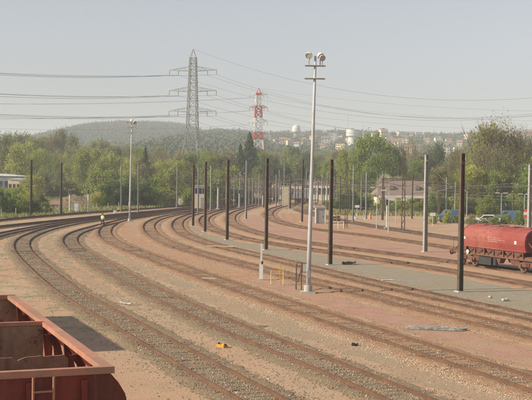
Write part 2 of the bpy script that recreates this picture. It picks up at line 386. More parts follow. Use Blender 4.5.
# (side +1 = right of the direction of travel into the distance, i.e. towards higher letters)
strip('path', TR['E'], TR['F'], 1.9, -1.9, 42, 150, M['walk'], .006)
strip('path', TR['C'], TR['D'], 1.9, -1.8, 35, 150, M['ochre'], .005)
strip('path', TR['C'], TR['D'], 2.4, -2.6, 35, 74, M['pink'], .010)
strip('path', TR['G'], TR['H'], 1.9, -1.9, 60, 190, M['pink'], .006)
strip('path', TR['H'], TR['I'], 1.9, -1.9, 60, 200, M['ochre'], .006)
strip('path', TR['A'], TR['B'], 2.2, -2.2, 60, 125, M['sand'], .006)
strip('path', TR['B'], TR['C'], 2.1, -2.1, 25, 132, M['sand'], .0065)

# ------------------------------------------------------------------ the two open hopper wagons and the covered hopper wagon
M['wag_rim'] = mat('worn_salmon_rim', (.52,.245,.165), (.44,.195,.13), 2.5, .6, .15, c3=(.36,.20,.13), fine=(30,.75))
M['wag_out'] = mat('maroon_wagon_side', (.24,.034,.024), (.17,.03,.022), 1.2, .6, .1, c3=(.09,.03,.02), fine=(12,.7), streak=(.17,.045,.03))
M['wag_in'] = mat('rusty_wagon_inside', (.43,.245,.165), (.33,.185,.125), 1.1, .85, .2, c3=(.38,.25,.16), fine=(10,.7), streak=(.24,.12,.07))
M['wag_slope'] = mat('pale_hopper_slope', (.50,.36,.25), (.42,.29,.19), 1.3, .9, .2, c3=(.25,.19,.14), fine=(10,.75))  # paler tan than the inner walls
M['tank_red'] = mat('faded_red_body', (.29,.058,.045), (.25,.05,.04), .7, .55, .1, c3=(.33,.10,.08), fine=(7,.85), streak=(.20,.065,.045))
M['frame_rust'] = mat('rusty_underframe', (.21,.10,.07), (.14,.07,.05), 3, .85, .2, fine=(18,.6))
M['wheel'] = mat('wheel_steel', (.09,.06,.045), (.16,.10,.07), 4, .6)
def bogie(parent, y):
    b = MB()
    for s in (-1, 1):
        b.add([(s*1.0,y-1.15,.62),(s*1.0,y+1.15,.62),(s*1.0,y+1.3,.85),(s*1.0,y+.5,1.0),(s*1.0,y-.5,1.0),(s*1.0,y-1.3,.85),
               (s*1.1,y-1.15,.62),(s*1.1,y+1.15,.62),(s*1.1,y+1.3,.85),(s*1.1,y+.5,1.0),(s*1.1,y-.5,1.0),(s*1.1,y-1.3,.85)],
              [(0,1,2,3,4,5),(11,10,9,8,7,6),(0,6,7,1),(1,7,8,2),(2,8,9,3),(3,9,10,4),(4,10,11,5),(5,11,6,0)])
        for q in (-.9, .9): b.box((s*1.13, y+q, .65), (.12,.28,.30))
        for q in (-.18, 0, .18): b.lathe([(.07,.68),(.07,.95)], (s*1.14, y+q, 0), 8)
    b.box((0,y,.85), (2.1,.4,.22))
    bo = obj('bogie', b, M['frame_rust'], parent)
    for q in (-.9, .9):
        wb = MB()
        for s in (-1, 1):
            prof = [(.46,-.065),(.46,.035),(.50,.04),(.50,.065),(.40,.06),(.36,.02),(.14,.05),(.14,-.05),(.36,-.02),(.40,-.06)]
            n = 22; m_ = len(prof); vs = []
            for r, h in prof:
                for k in range(n):
                    a = 2*PI*k/n; vs.append((s*(.78-h), y+q+r*math.cos(a), RAILZ+.46+r*math.sin(a)))
            wb.add(vs, [(i*n+k, i*n+(k+1) % n, ((i+1) % m_)*n+(k+1) % n, ((i+1) % m_)*n+k) for i in range(m_) for k in range(n)])
        wb.tube([(-.95,y+q,RAILZ+.46),(.95,y+q,RAILZ+.46)], .08, 10)
        obj('wheelset', wb, M['wheel'], bo)
    return bo
def buffers(parent, y, s):
    for x in (-.87, .87):
        b = MB(); b.tube([(x,y,1.06),(x,y+s*.42,1.06)], .11, 12); b.tube([(x,y+s*.42,1.06),(x,y+s*.47,1.06)], .22, 16)
        obj('buffer', b, M['frame_rust'], parent)
    b = MB(); b.tube([(0,y,1.0),(0,y+s*.3,1.0),(0,y+s*.36,.85),(0,y+s*.3,.7)], .04, 8); obj('coupling', b, M['wheel'], parent)
def open_hopper(name, label, loc, rz, group):
    t = thing(name, label, 'wagon', loc, rz, group); L = 11.2; zt = 4.2
    P = [(1.28,zt-.12),(1.42,3.92),(1.54,3.72),(1.60,3.45),(1.58,2.75),(1.46,2.35),(1.0,1.75),(.55,1.35)]
    inner = [(u-.05, z) for u, z in P]
    for s in (-1, 1):
        b = MB(); b.prism([(s*u, z) for u, z in P] + [(s*u, z) for u, z in inner[::-1]], ((0,.03,0),(0,L-.03,0)))
        o = obj('side_wall', b, M['wag_in'], t)
        o.data.materials.append(M['wag_out'])
        for p in o.data.polygons:
            if p.normal.x*s > .02 or p.normal.z < -.5: p.material_index = 1
        for k in range(9):           # outer ribs
            y = .5 + k*(L-1)/8; rb = MB()
            rb.add([(s*1.30,y-.04,4.05),(s*1.66,y-.04,3.5),(s*1.66,y-.04,2.7),(s*1.48,y-.04,2.35),(s*1.30,y+.04,4.05),(s*1.66,y+.04,3.5),(s*1.66,y+.04,2.7),(s*1.48,y+.04,2.35)],
                   [(0,1,5,4),(1,2,6,5),(2,3,7,6),(0,3,2,1),(4,5,6,7),(3,0,4,7)])
            obj('rib', rb, M['wag_out'], o)
    for y, m_ in ((0, 0), (L, 1)):
        full = P + [(-u, z) for u, z in P[::-1]]
        b = MB(); b.prism(full, ((0,y-.025,0),(0,y+.025,0))); o = obj('end_wall', b, M['wag_out'], t); o.data.materials.append(M['wag_in'])
        for p in o.data.polygons:
            if p.normal.y*(1-2*m_) > .5: p.material_index = 1
        for x in (-1.05, -.1, .82):
            st = MB(); st.box((x, y-(.06 if m_ == 0 else -.06), 3.0), (.09,.10,2.0))
            obj('stiffener', st, M['wag_out'], o)
    rim = MB()
    for y in (0, L): rim.box((0,y,zt-.055), (2.68,.14,.115))
    for s in (-1, 1): rim.box((s*1.24, L/2, zt-.06), (.20, L-.143, .10))
    obj('rim', rim, M['wag_rim'], t)
    # cross partitions and hopper slopes
    for y, z, capm in ((3.1, 3.9, False), (5.9, 4.16, True)):
        hw = 1.17
        if capm:
            b = MB(); b.box((0,y,z/2+1.1), (2*hw,.05,z-2.2)); o = obj('partition', b, M['wag_in'], t)
            c = MB(); c.box((0,y,z+.0), (2*hw+.02,.10,.08)); obj('cap', c, M['wag_rim'], o)
        else:                         # torn, rust-eaten top edge
            b = MB(); n = 26; vs = []
            rr = random.Random(5)
            for k in range(n+1):
                x = -hw + 2*hw*k/n; zz = z + (rr.uniform(-.07,.02) if k % 5 < 2 else 0)
                vs += [(x,y-.02,2.2),(x,y-.02,zz),(x,y+.02,zz),(x,y+.02,2.2)]
            b.add(vs, [(4*k+j, 4*k+4+j, 4*k+4+(j+1) % 4, 4*k+(j+1) % 4) for k in range(n) for j in range(3)])
            obj('partition', b, M['wag_in'], t)
    sb = MB()
    for y0, y1 in ((0.05, 2.6), (L-.05, L-2.6)):
        sb.add([(-1.3,y0,3.3),(1.3,y0,3.3),(.6,y1,1.5),(-.6,y1,1.5),(-1.3,y0,3.25),(1.3,y0,3.25),(.6,y1,1.45),(-.6,y1,1.45)], [(0,1,2,3),(7,6,5,4),(0,3,7,4),(1,5,6,2)])
    for s in (-1,1):
        sb.add([(s*1.38,.1,3.0),(s*1.38,L-.1,3.0),(s*.3,L-.1,1.7),(s*.3,.1,1.7)], [(0,1,2,3)])
    obj('hopper_slope', sb, M['wag_slope'], t)
    for y in (2.2, 4.9, 8.2):
        for s in (-1, 1):
            g = MB(); g.add([(s*1.2,y,4.05),(s*1.02,y,4.05),(s*1.38,y,3.55),(s*1.2,y+.03,4.05),(s*1.02,y+.03,4.05),(s*1.38,y+.03,3.55)], [(0,1,2),(5,4,3),(0,3,4,1),(1,4,5,2),(2,5,3,0)])
            obj('gusset', g, M['wag_out'], t)
    # ladder on the near end
    lb = MB()
    for x in (-.05, .29): lb.tube([(x,-.16,4.1),(x,-.16,1.2)], .021, 6)
    for k in range(9): lb.tube([(-.05,-.16,3.86-k*.30),(.29,-.16,3.86-k*.30)], .018, 6)
    obj('ladder', lb, M['wag_rim'], t)
    f = MB()
    for s in (-1, 1): f.box((s*.9, L/2, 1.18), (.14, L+1.5, .3))
    for y in (-.75, L+.75): f.box((0,y,1.15), (2.5,.16,.4))
    for y in (2.2, L-2.2): f.box((0,y,1.15), (1.66,.3,.26))
    for y in (-.3, L+.3): f.box((0,y,1.36), (2.3,.8,.04))
    obj('underframe', f, M['frame_rust'], t)
    for y in (1.6, L-1.6): bogie(t, y)
    buffers(t, -.83, -1); buffers(t, L+.83, 1)
    return t
RZW = math.atan2(.364, .931)
wg = open_hopper('hopper_wagon', 'open red-brown hopper wagon with salmon rim and end ladder in the near left corner', (-3.81, 18.23, 0), RZW, 'open hopper wagons')
wg2 = copy_tree(wg); p = Vector((-3.81, 18.23)) + Vector((-.364,.931))*27.0; wg2.location = (p.x, p.y, 0)
wg2['label'] = 'open red-brown hopper wagon further along the siding, its shadow falling on the sand'

M['stencil'] = mat('faded_stencil', (.42,.24,.21), (.32,.14,.12), 6, .7)
def covered_hopper():
    Q = TR['G']; T, Nn = frame(Q)
    pxq = 266 + Q[:,0]/Q[:,1]*FPX; i0 = int(np.argmin(np.abs(pxq-538)+ (Q[:,1] > 120)*999))
    p = Q[i0]; q = Q[i0+12]; d = (q-p)/np.linalg.norm(q-p)
    t = thing('covered_hopper_wagon', 'red covered hopper wagon with rusty chutes standing in the yard on the right', 'wagon', (p[0],p[1],0), math.atan2(-d[0], d[1]))
    L = 8.3; PL = 1.75
    P = [(1.30,1.78),(1.42,2.25),(1.42,2.6),(1.34,2.93),(1.15,3.2),(.85,3.38),(.45,3.48),(0,3.5)]
    full = P + [(-u,z) for u,z in P[-2::-1]]
    b = MB(); b.prism(full, ((0,0,0),(0,L,0))); bd = obj('body', b, M['tank_red'], t)
    lip = MB()
    for y in (.02, L-.02): lip.prism([(u*1.025, 2.6+(z-2.6)*1.03) for u,z in full], ((0,y-.05,0),(0,y+.05,0)))
    for yy in (L*.5,): lip.prism([(u*1.006, 2.6+(z-2.6)*1.01) for u,z in full], ((0,yy-.035,0),(0,yy+.035,0)))
    lip.box((0,L/2,1.78), (2.7,L+.1,.10)); obj('edge_lip', lip, M['tank_red'], bd)
    hb = MB()
    for y in (1.2, 3.2, 5.2, 7.2): hb.box((0,y,3.52), (1.0,1.3,.06))
    hb.box((.75,L/2,3.46), (.3,L-.6,.05)); obj('roof_hatch', hb, M['tank_red'], bd)
    ep = MB()                       # added darker plate; the end's shade is put into its colour
    ep.prism([(u*.93, 2.55+(z-2.55)*.93) for u,z in full], ((0,-.06,0),(0,-.045,0))); obj('end_shade_panel', ep, M['wag_out'], bd)
    for r, (z, n) in enumerate(((2.62,9),(2.48,11),(2.34,7))):
        y = 4.6; mk = MB()     # stencilled data lines and plates on the near (left) side
        for k in range(n):
            wdt = .10 + .09*((k*7+r*3) % 4)/3
            mk.box((-1.432, y, z), (.012, wdt, .075)); y -= wdt+.05
        obj('stencil_line', mk, M['stencil'], bd)
    mk = MB(); mk.box((-1.432, 1.15, 2.42), (.012,.26,.24)); obj('plate', mk, M['white'], bd)
    mk = MB(); mk.box((-1.432, 7.9, 2.42), (.012,.26,.18)); obj('plate', mk, M['white'], bd)
    ch = MB()                       # chutes: tapering pyramids with leaning plates
    for y in (1.7, 4.15, 6.6):
        for s in (-1, 1):
            ch.add([(s*1.28,y-1.1,1.78),(s*1.28,y+1.1,1.78),(s*.35,y+1.1,1.78),(s*.35,y-1.1,1.78),(s*.95,y-.4,.62),(s*.95,y+.4,.62),(s*.55,y+.4,.62),(s*.55,y-.4,.62)],
                   [(0,1,5,4),(1,2,6,5),(2,3,7,6),(3,0,4,7),(4,5,6,7)])
    obj('discharge_chute', ch, M['frame_rust'], t)
    f = MB()
    for s in (-1, 1):
        f.box((s*1.12, L/2, 1.22), (.12, L+2*PL, .26))
        for k in range(7): f.box((s*1.26, .4+k*(L-.8)/6, 1.52), (.08,.12,.55))
        for k in range(6):
            y = .4+k*(L-.8)/6; f.tube([(s*1.28,y,1.72),(s*1.28,y+.85,1.3)], .035, 5)
    for y in (-PL, L+PL): f.box((0,y,1.2), (2.5,.14,.34))
    for y in (-PL/2, L+PL/2): f.box((0,y,1.38), (2.4,PL,.05))
    obj('underframe', f, M['frame_rust'], t)
    for y, s in ((-.0,-1),(L,1)):   # sloping end struts, handrails, platform gear
        e = MB()
        for x in (-1.1,-.4,.4,1.1): e.tube([(x,y,2.5),(x,y+s*1.4,1.38)], .045, 6)
        for x in (-1.15,1.15): e.tube([(x,y+s*1.6,1.38),(x,y+s*1.6,2.35),(x*.5,y+s*1.6,2.35)], .025, 6)
        e.lathe([(.28,1.9),(.28,1.94)], (0,y+s*.8,0), 14); e.tube([(0,y+s*.8,1.38),(0,y+s*.8,1.9)], .03, 6)
        e.box((.5,y+s*.5,1.62), (.45,.45,.45)); e.box((-.75,y+s*.5,1.55), (.3,.6,.3))
        obj('end_platform_gear', e, M['frame_rust'], t)
    bx = MB(); bx.box((-.98,5.35,.72), (.5,1.7,.6)); bx.lathe([(.2,.45),(.2,1.0)], (-1.0,4.2,0), 12)
    obj('equipment_box', bx, M['black'], t)
    dsc = MB(); dsc.tube([(-1.34,7.6,1.3),(-1.30,7.6,1.3)], .17, 14); obj('white_disc', dsc, M['white'], t)
    for y in (0.0, L-.1): bogie(t, y)
    buffers(t, -PL-.07, -1); buffers(t, L+PL+.07, 1)
covered_hopper()

# ------------------------------------------------------------------ masts, poles and floodlights
def ray_base(px, py, z=0.0): return gp(px, py, z)
def zat(px, py, y): return at(px, py, y).z
def h_pole(label, px, base, top, m, wd=.34, cat='catenary pole', name='catenary_pole', group=None, lean=0, fit=True, rz=.35):
    b = gp(px, base); h = zat(px, top, b.y)
    t = thing(name, label, cat, b, rz, group)
    q = MB(); k = .82
    for s in (-1, 1): q.add([(s*wd/2-.012,-wd/2,0),(s*wd/2+.012,-wd/2,0),(s*wd/2+.012,wd/2,0),(s*wd/2-.012,wd/2,0),(s*wd/2*k-.012,-wd/2*k,h),(s*wd/2*k+.012,-wd/2*k,h),(s*wd/2*k+.012,wd/2*k,h),(s*wd/2*k-.012,wd/2*k,h)],[(3,2,1,0),(4,5,6,7),(0,1,5,4),(1,2,6,5),(2,3,7,6),(3,0,4,7)])
    q.add([(-wd/2+.012,-.01,0),(wd/2-.012,-.01,0),(wd/2-.012,.01,0),(-wd/2+.012,.01,0),(-wd/2*k+.012,-.01,h-.01),(wd/2*k-.012,-.01,h-.01),(wd/2*k-.012,.01,h-.01),(-wd/2*k+.012,.01,h-.01)],[(4,5,6,7),(0,1,5,4),(1,2,6,5),(2,3,7,6),(3,0,4,7)])
    obj('shaft', q, m, t)
    c = MB(); c.box((0,0,h+.02), (wd*.9,wd*.9,.05)); c.box((0,-wd*.46,h-.55), (wd*.7,.06,.22)); obj('head_plate', c, m, t)
    f = MB(); f.box((0,0,.03), (.6,.6,.09), top=.9); obj('footing', f, M['concrete'], t)
    return t, b, h
NEARP = [(460,292,154,'on the grey walkway in front of the red covered wagon'),(330,265,160,'on the walkway just right of the tall floodlight mast'),
         (266,250,159,'on the grey walkway behind the white post'),(227,240,160,'on the walkway between the white-post pole and the close pair'),
         (205,232,162,'right-hand one of the close pair on the walkway'),(193,226,165,'left-hand one of the close pair on the walkway')]
PB = []
for px_, b_, t_, l_ in NEARP:
    r = h_pole('bare brown steel pole '+l_, px_, b_, t_, M['steel_dark'], .28, group='brown poles along the grey walkway'); PB.append(r)
    if px_ in (330,):                    # insulator cluster
        ins = MB()
        for z in (3.7, 3.95): ins.tube([(.1,-.2,z),(.75,-.25,z)], .05, 6); ins.lathe([(.13,z-.1),(.13,z+.1)], (.5,-.25,0), 8)
        obj('insulator_bracket', ins, M['steel_dark'], r[0])
FAR = [(31,217,160,'D',.34,'dark mast in front of the left bushes, leftmost of all masts'),(61,215,163,'D',.30,'dark mast beside the brown earth bank on the left'),
       (425,252,155,'G',.34,'grey steel mast left of the red covered wagon, standing between tracks'),(529,234,165,'G',.42,'grey mast behind the right end of the red covered wagon'),
       (403,231,150,'L',.42,'dark lattice mast in front of the brown roofed building'),(346,228,160,'L',.34,'lattice mast in front of the big green tree'),
       (353,222,166,'G',.2,'thin grey mast just right of the lattice mast by the big green tree'),
       (138,213,163,'G',.2,'thin grey mast just right of the far floodlight mast'),(121,212,165,'G',.2,'thin grey mast just left of the far floodlight mast'),
       (177,208,168,'G',.24,'thin grey mast left of the signal cabin'),(246,219,161,'G',.26,'grey mast between the brown walkway poles, under the dark conifer'),
       (302,222,160,'D',.24,'slim dark mast directly left of the tall floodlight mast'),(211,211,166,'G',.34,'pale grey mast right of the signal cabin'),
       (198,214,168,'G',.22,'thin mast between the close pair of brown poles'),(240,208,172,'G',.22,'thin mast left of the dark conifer under the small beam'),
       (290,209,176,'D',.30,'dark mast beside the cream relay box in the distance'),(276,206,175,'G',.22,'thin mast left of the cream relay box in the distance'),
       (311,210,176,'G',.22,'thin mast behind the floodlight mast in the distance'),(322,207,174,'G',.22,'thin mast left of the right-hand walkway pole in the distance'),
       (259,207,174,'G',.2,'thin mast just left of the middle walkway pole in the distance'),(366,219,172,'G',.2,'thin mast between green tree and dark lattice mast'),
       (284,204,164,'G',.2,'slender mast with small head over the distant gantry'),(218.5,207,178,'G',.2,'low thin mast near the white signal posts'),
       (252.5,206,178,'G',.18,'thin mast right of the dark far wagon')]
SLIM_L = [(222.5,205,180),(234,206,174),(256,205,181),(270,205.5,172),(273,203,183),(281,206,181),(295,204,179),(306,206,170),(315,206,178),(318,203,182),(327,208,172),(334,208,177),(340,214,176),(361,214,180),(382,214,172),(412,219,176),(446,219,178),(455,218,182),(513,219,180),(226,204.5,182),(249,205,178),(266,204,180),(279,205,170),(287.5,205,183),(298,205,186),(303.5,206,181),(309,205,175),(324,205,185),(330.5,205,180),(337,208,182),(350,212,180)]
SLIM = [q[0] for q in SLIM_L]
for k_, (px_, b_, t_) in enumerate(SLIM_L):
    FAR.append((px_, b_, t_, 'G' if k_ % 3 else 'D', .17, 'slim background mast, %s from the left among the slimmest masts beyond the yard' % (['1st','2nd','3rd']+['%dth' % q for q in range(4,40)])[sorted(SLIM).index(px_)]))
def lattice_mast(t, h, wd, m):
    q = MB(); k = .6
    for a in (-1,1):
        for c in (-1,1): q.tube([(a*wd/2,c*wd/2,0),(a*wd/2*k,c*wd/2*k,h)], .05, 4)
    n = int(h/.8)
    for i in range(n):
        z0, z1 = h*i/n, h*(i+1)/n; w0_, w1_ = wd/2*(1-(1-k)*i/n), wd/2*(1-(1-k)*(i+1)/n); s = 1 if i % 2 else -1
        for c in (-1,1):
            q.tube([(-s*w0_,c*w0_,z0),(s*w1_,c*w1_,z1)], .03, 4); q.tube([(c*w0_,-s*w0_,z0),(c*w1_,s*w1_,z1)], .03, 4)
    return obj('shaft', q, m, t)
for px_, b_, t_, k_, w_, l_ in FAR:
    if k_ == 'L':
        b = gp(px_, b_); h = zat(px_, t_, b.y); t = thing('catenary_mast', l_, 'mast', b); lattice_mast(t, h, w_, M['steel_dark'])
        a = MB(); a.tube([(0,0,6.9),(-2.6,-.6,6.4)], .03, 5); a.tube([(0,0,5.9),(-2.6,-.6,6.4)], .03, 5); obj('bracket_arm', a, M['steel_dark'], t)
    else:
        t, b, h = h_pole(l_, px_, b_, t_, M['steel_dark' if k_ == 'D' else 'steel_grey'], w_, 'mast', 'catenary_mast')
        if w_ >= .24 and h > 7.5:
            a = MB(); s = -1 if px_ < 300 else 1
            a.tube([(0,0,h-.8),(s*2.4,-.8,6.3)], .025, 5); a.tube([(0,0,5.6),(s*2.4,-.8,6.3)], .025, 5); a.tube([(0,0,h-.8),(0,0,h-.7)], .06, 5)
            obj('bracket_arm', a, M['steel_grey'], t)
# floodlight masts
M['lens'] = mat('lamp_glass', (.42,.40,.38), None, 1, .25, spec=.6)
def flood_mast(label, px, base, pxt, top, lamps):
    b = gp(px, base); tp = at(pxt, top, b.y); h = tp.z
    t = thing('floodlight_mast', label, 'floodlight mast', b, 0, 'tall floodlight masts'); lx = (tp.x-b.x)
    q = MB(); q.tube([(lx*f,0,h*f) for f in (0,.25,.5,.75,1)], [.15,.135,.115,.095,.075], 12); obj('shaft', q, M['steel_pale'], t, True)
    q = MB(); q.tube([(0,0,0),(0,0,.5)], .26, 14); q.box((0,0,.04),(.9,.9,.14)); obj('base', q, M['concrete'], t)
    q = MB(); q.box((0,-.19,1.2),(.18,.08,.45)); obj('service_hatch', q, M['steel_grey'], t)
    for z in (h-.62, h-1.42):
        q = MB(); q.box((lx*z/h,0,z), (1.28,.30,.05)); q.tube([(lx*z/h-.64,-.15,z+.02),(lx*z/h+.64,-.15,z+.02)], .025, 6); q.tube([(lx*z/h-.64,.15,z+.02),(lx*z/h+.64,.15,z+.02)], .025, 6)
        obj('crossarm', q, M['steel_grey'], t)
    for dx, dy, dz, rx_, rz_, sc in lamps:
        M4 = Matrix.Translation((lx+dx, dy, h+dz)) @ Euler((rx_, 0, rz_)).to_matrix().to_4x4() @ Matrix.Scale(sc, 4)
        q = MB(); q.lathe([(.10,.22),(.20,.16),(.27,.04),(.28,-.12),(.255,-.12),(.25,.0),(.05,.1)], (0,0,0), 14)
        q.v = [tuple(M4 @ Vector(p)) for p in q.v]; l = obj('floodlight', q, M['white'], t, False)
        q = MB(); q.lathe([(.245,-.09),(.245,-.075)], (0,0,0), 14); q.v = [tuple(M4 @ Vector(p)) for p in q.v]; obj('lens', q, M['lens'], l)
        q = MB(); q.tube([(lx+dx,dy,h+dz-.02),(lx+dx,dy,h-.62)], .03, 6); obj('bracket', q, M['steel_grey'], l)
flood_mast('tall pale floodlight mast in the middle of the picture, close to the camera', 308, 293, 315.5, 56,
           [(-.40,-.1,.02,R(-58),R(-25),.8),(.30,.05,.05,R(-50),R(35),.74),(.42,-.1,-.12,R(-70),R(15),.7)])
flood_mast('far pale floodlight mast in front of the hill on the left', 129.5, 222, 131.8, 123,
           [(-.45,-.1,.1,R(-60),R(-20),1.0),(.45,-.1,.1,R(-60),R(20),1.0),(.0,.1,.35,R(50),R(20),1.0)])

# small yard lamps
def yard_lamp(label, px, base, top, double=False):
    b = gp(px, base); h = zat(px, top, b.y); t = thing('yard_lamp', label, 'lamp post', b, 0, 'low white yard lamps')
    q = MB(); q.tube([(0,0,0),(0,0,h)], [.07,.045], 8); obj('shaft', q, M['steel_pale'], t)
    for s in ((-1,1) if double else (-1,)):
        q = MB(); q.tube([(0,0,h-.05),(s*.45,0,h+.08)], .03, 6); q.box((s*.62,0,h+.08),(.6,.26,.13)); obj('lamp_head', q, M['white'], t)
yard_lamp('white lamp post left of the dark lattice mast', 388.3, 233, 191)
yard_lamp('thin white lamp post just left of the one by the dark lattice mast', 376.5, 229, 188)
yard_lamp('white lamp post with twin heads above the parked blue and white cars', 501, 223, 193.5, True)
yard_lamp('white lamp post right of the twin-headed one, near the right edge', 524, 224, 194.5, True)
yard_lamp('thin pale lamp post between the nearest brown pole and the twin-headed lamp', 466.5, 223, 191)
yard_lamp('pale lamp post in front of the white fascia of the brown roofed building', 395.6, 222, 196)

# overhead wires, following their tracks
def wire_line(key, y0, y1, label, hs=(5.6, 6.9), span=34):
    Q = TR[key]; Q = Q[(Q[:,1] > y0) & (Q[:,1] < y1)]; o0 = Q[0]; t = thing('overhead_line', label, 'overhead wire', (o0[0],o0[1],0))
    s = np.arange(len(Q)); c = MB(); m_ = MB(); d = MB(); P = Q-o0
    c.tube([(P[i][0],P[i][1],hs[0]) for i in range(0,len(P),4)], .014, 4)
    mz = [hs[1] - .55*(1-(2*((i % span)/span)-1)**2) for i in range(len(P))]
    m_.tube([(P[i][0],P[i][1],mz[i]) for i in range(0,len(P),2)], .014, 4)
    for i in range(4,len(P),7): d.tube([(P[i][0],P[i][1],hs[0]),(P[i][0],P[i][1],mz[i])], .006, 3)
    obj('contact_wire', c, M['wire'], t); obj('messenger_wire', m_, M['wire'], t); obj('dropper', d, M['wire'], t)
for k_, a_, b_ in (('G',55,230),('H',60,250),('I',60,260),('F',90,230),('L',60,240),('J',60,260),('K',60,235)):
    wire_line(k_, a_, b_, {'G':'pair of thin wires over the track of the red covered wagon','H':'pair of thin wires over the track behind the red covered wagon','I':'pair of thin wires over the farthest right-hand track','F':'pair of thin wires over the track behind the grey walkway','L':'pair of thin wires over the dark main line at left','J':'pair of thin wires over the outermost left track','K':'pair of thin wires over the track joining the main line'}[k_])
# cross-span wires carried by masts on the right
def span_wire(label, a, b, sag=.5):
    a, b = Vector(a), Vector(b); t = thing('span_wire', label, 'wire', a, 0, 'cross-span wires'); d = b-a
    q = MB(); q.tube([d*f - Vector((0,0,sag*4*f*(1-f))) for f in [i/12 for i in range(13)]], .014, 4); return obj('strand', q, M['wire'], t)
def mp(px, base, row): b = gp(px, base); return (b.x, b.y, zat(px, row, b.y))
for i, (pa, pb, rws) in enumerate(((( 403,231),(529,234),(186,192,204)),((346,228),(403,231),(185,197,205)),((330,265),(425,252),(183,191)),((425,252),(529,234),(183,190)),((302,222),(346,228),(183,191)),((246,219),(302,222),(178,190)))):
    for j, rw in enumerate(rws):
        span_wire(['upper','lower','lowest'][j]+' thin wire '+['from the lattice mast to the mast behind the red wagon','between the two dark lattice masts','from the brown pole right of the floodlight to the grey mast','from the grey mast to the mast behind the red wagon','from the slim dark mast to the lattice mast by the green tree','from the grey mast under the conifer to the slim dark mast'][i],
                  mp(*pa, rw), mp(*pb, rw+ (1 if j else 0)), .35)

SW = sorted(SLIM_L); n0 = 0
for i in range(len(SW)-2):
    a_, b_ = SW[i], SW[i+2]
    if a_[0] > 445: continue
    for rw in ((187.5, 189) if i % 2 else (195.5, 194)):
        pa_, pb_ = mp(a_[0], a_[1], rw), mp(b_[0], b_[1], rw)
        if abs(pa_[1]-pb_[1]) < 60:
            span_wire('fine background wire, %d%s from the left of those strung between slimmest masts' % (n0+1, {1:'st',2:'nd',3:'rd'}.get((n0+1) % 10 if not 10 < n0+1 < 14 else 0, 'th')), pa_, pb_, .3); n0 += 1
# ------------------------------------------------------------------ transmission pylons and their conductors
def pylon(name, label, pos, h, arms, bw, lw, waist, mats, rz=0.0, peak=3.0, tk=1.0):
    t = thing(name, label, 'pylon', pos, rz)
    def wd(z): return lw + (bw-lw)*(z/waist) if z < waist else bw*(1-.45*(z-waist)/(h-peak-waist))
    levels = [0]
    z = 0
    while z < h-peak-.5: z += max(wd(z)*.95, 1.4); levels.append(min(z, h-peak))
    bands = {}
    for i in range(len(levels)-1):
        z0, z1 = levels[i], levels[i+1]; q = bands.setdefault(int((z0/h)*9), MB()); a, c = wd(z0)/2, wd(z1)/2
        C0 = [(-a,-a),(a,-a),(a,a),(-a,a)]; C1 = [(-c,-c),(c,-c),(c,c),(-c,c)]
        for k in range(4):
            k2 = (k+1) % 4
            q.tube([(*C0[k],z0),(*C1[k],z1)], .17*tk, 4); q.tube([(*C0[k],z0),(*C1[k2],z1)], .10*tk, 4); q.tube([(*C0[k2],z0),(*C1[k],z1)], .10*tk, 4); q.tube([(*C1[k],z1),(*C1[k2],z1)], .10*tk, 4)
    q = bands[max(bands)]
    c = wd(h-peak)/2
    for k in ((-c,-c),(c,-c),(c,c),(-c,c)): q.tube([(*k,h-peak),(0,0,h)], .10, 4)
    for i, b in bands.items(): obj('tower_section', b, M[mats[i % len(mats)]], t)
    tips = []
    for j, (za, hl) in enumerate(arms):
        q = MB(); a = wd(za)/2
        for s in (-1,1):
            for y in (-a,a):
                q.tube([(s*a,y,za),(s*hl,0,za+.3)], .09, 4); q.tube([(s*a,y,za+1.6),(s*hl,0,za+.35)], .07, 4)
                for f in (.25,.5,.75):
                    x = s*(a+(hl-a)*f); q.tube([(x,y*(1-f),za+.3*f),(x,y*(1-f),za+1.6-1.25*f)], .045, 4)
                    q.tube([(x,y*(1-f),za+.3*f),(s*(a+(hl-a)*(f-.25)),y*(1.25-f),za+1.6-1.25*(f-.25))], .045, 4)
        obj('crossarm', q, M[mats[(j+1) % len(mats)]], t)
        for s in (-1,1):
            for x in (s*hl, s*(hl*.62)):
                ib = MB(); zz = za+.3 if x == s*hl else za+.2
                ib.tube([(x,0,zz),(x,0,zz-1.6)], .10, 6); tips.append((x,0,zz-1.6)); obj('insulator', ib, M['insul'], t)
    tips.append((0,0,h))
    Rm = Matrix.Rotation(rz, 3, 'Z')
    return t, [Vector(pos) + Rm @ Vector(p) for p in tips]
D1 = 380.0
def zrow(px, row, y): return at(px, row, y).z
p1 = at(192.5, 110, D1); H1 = zrow(192.5, 49, D1)
arms1 = [(zrow(192,112,D1),8.4),(zrow(192,91.5,D1),8.4),(zrow(192,71,D1),8.4)]
py1, tips1 = pylon('transmission_pylon', 'grey lattice pylon with three crossarms rising over the trees left of centre', (p1.x, D1, 0), H1, arms1, 3.6, 9.5, 20, ['pylon'], R(-12))
D2 = 520.0
p2 = at(258.5, 110, D2); H2 = zrow(258.5, 88, D2)
arms2 = [(zrow(258,122,D2),4.3),(zrow(258,108,D2),4.3),(zrow(258,95,D2),4.0)]
py2, tips2 = pylon('transmission_pylon', 'red and white banded lattice pylon above the hazy trees, right of the grey pylon', (p2.x, D2, 0), H2, arms2, 4.0, 7.4, 22, ['pylon_red','pylon_white'], R(8), 2.5, 2.0)
def conductors(label, tips, target_px, target_rows, ty, sag, r=.045, beyond=1.0):
    for i, (tp, row) in enumerate(zip(tips, target_rows)):
        e = at(target_px, row, ty); d = e-tp; t = thing('power_line', label[0] % label[1][i], 'power line', tp, 0, label[2])
        q = MB(); n = 24
        q.tube([d*f - Vector((0,0,sag*4*f*(1-f))) for f in [k/n for k in range(n+1)]], r, 4); obj('conductor', q, M['wire'], t)
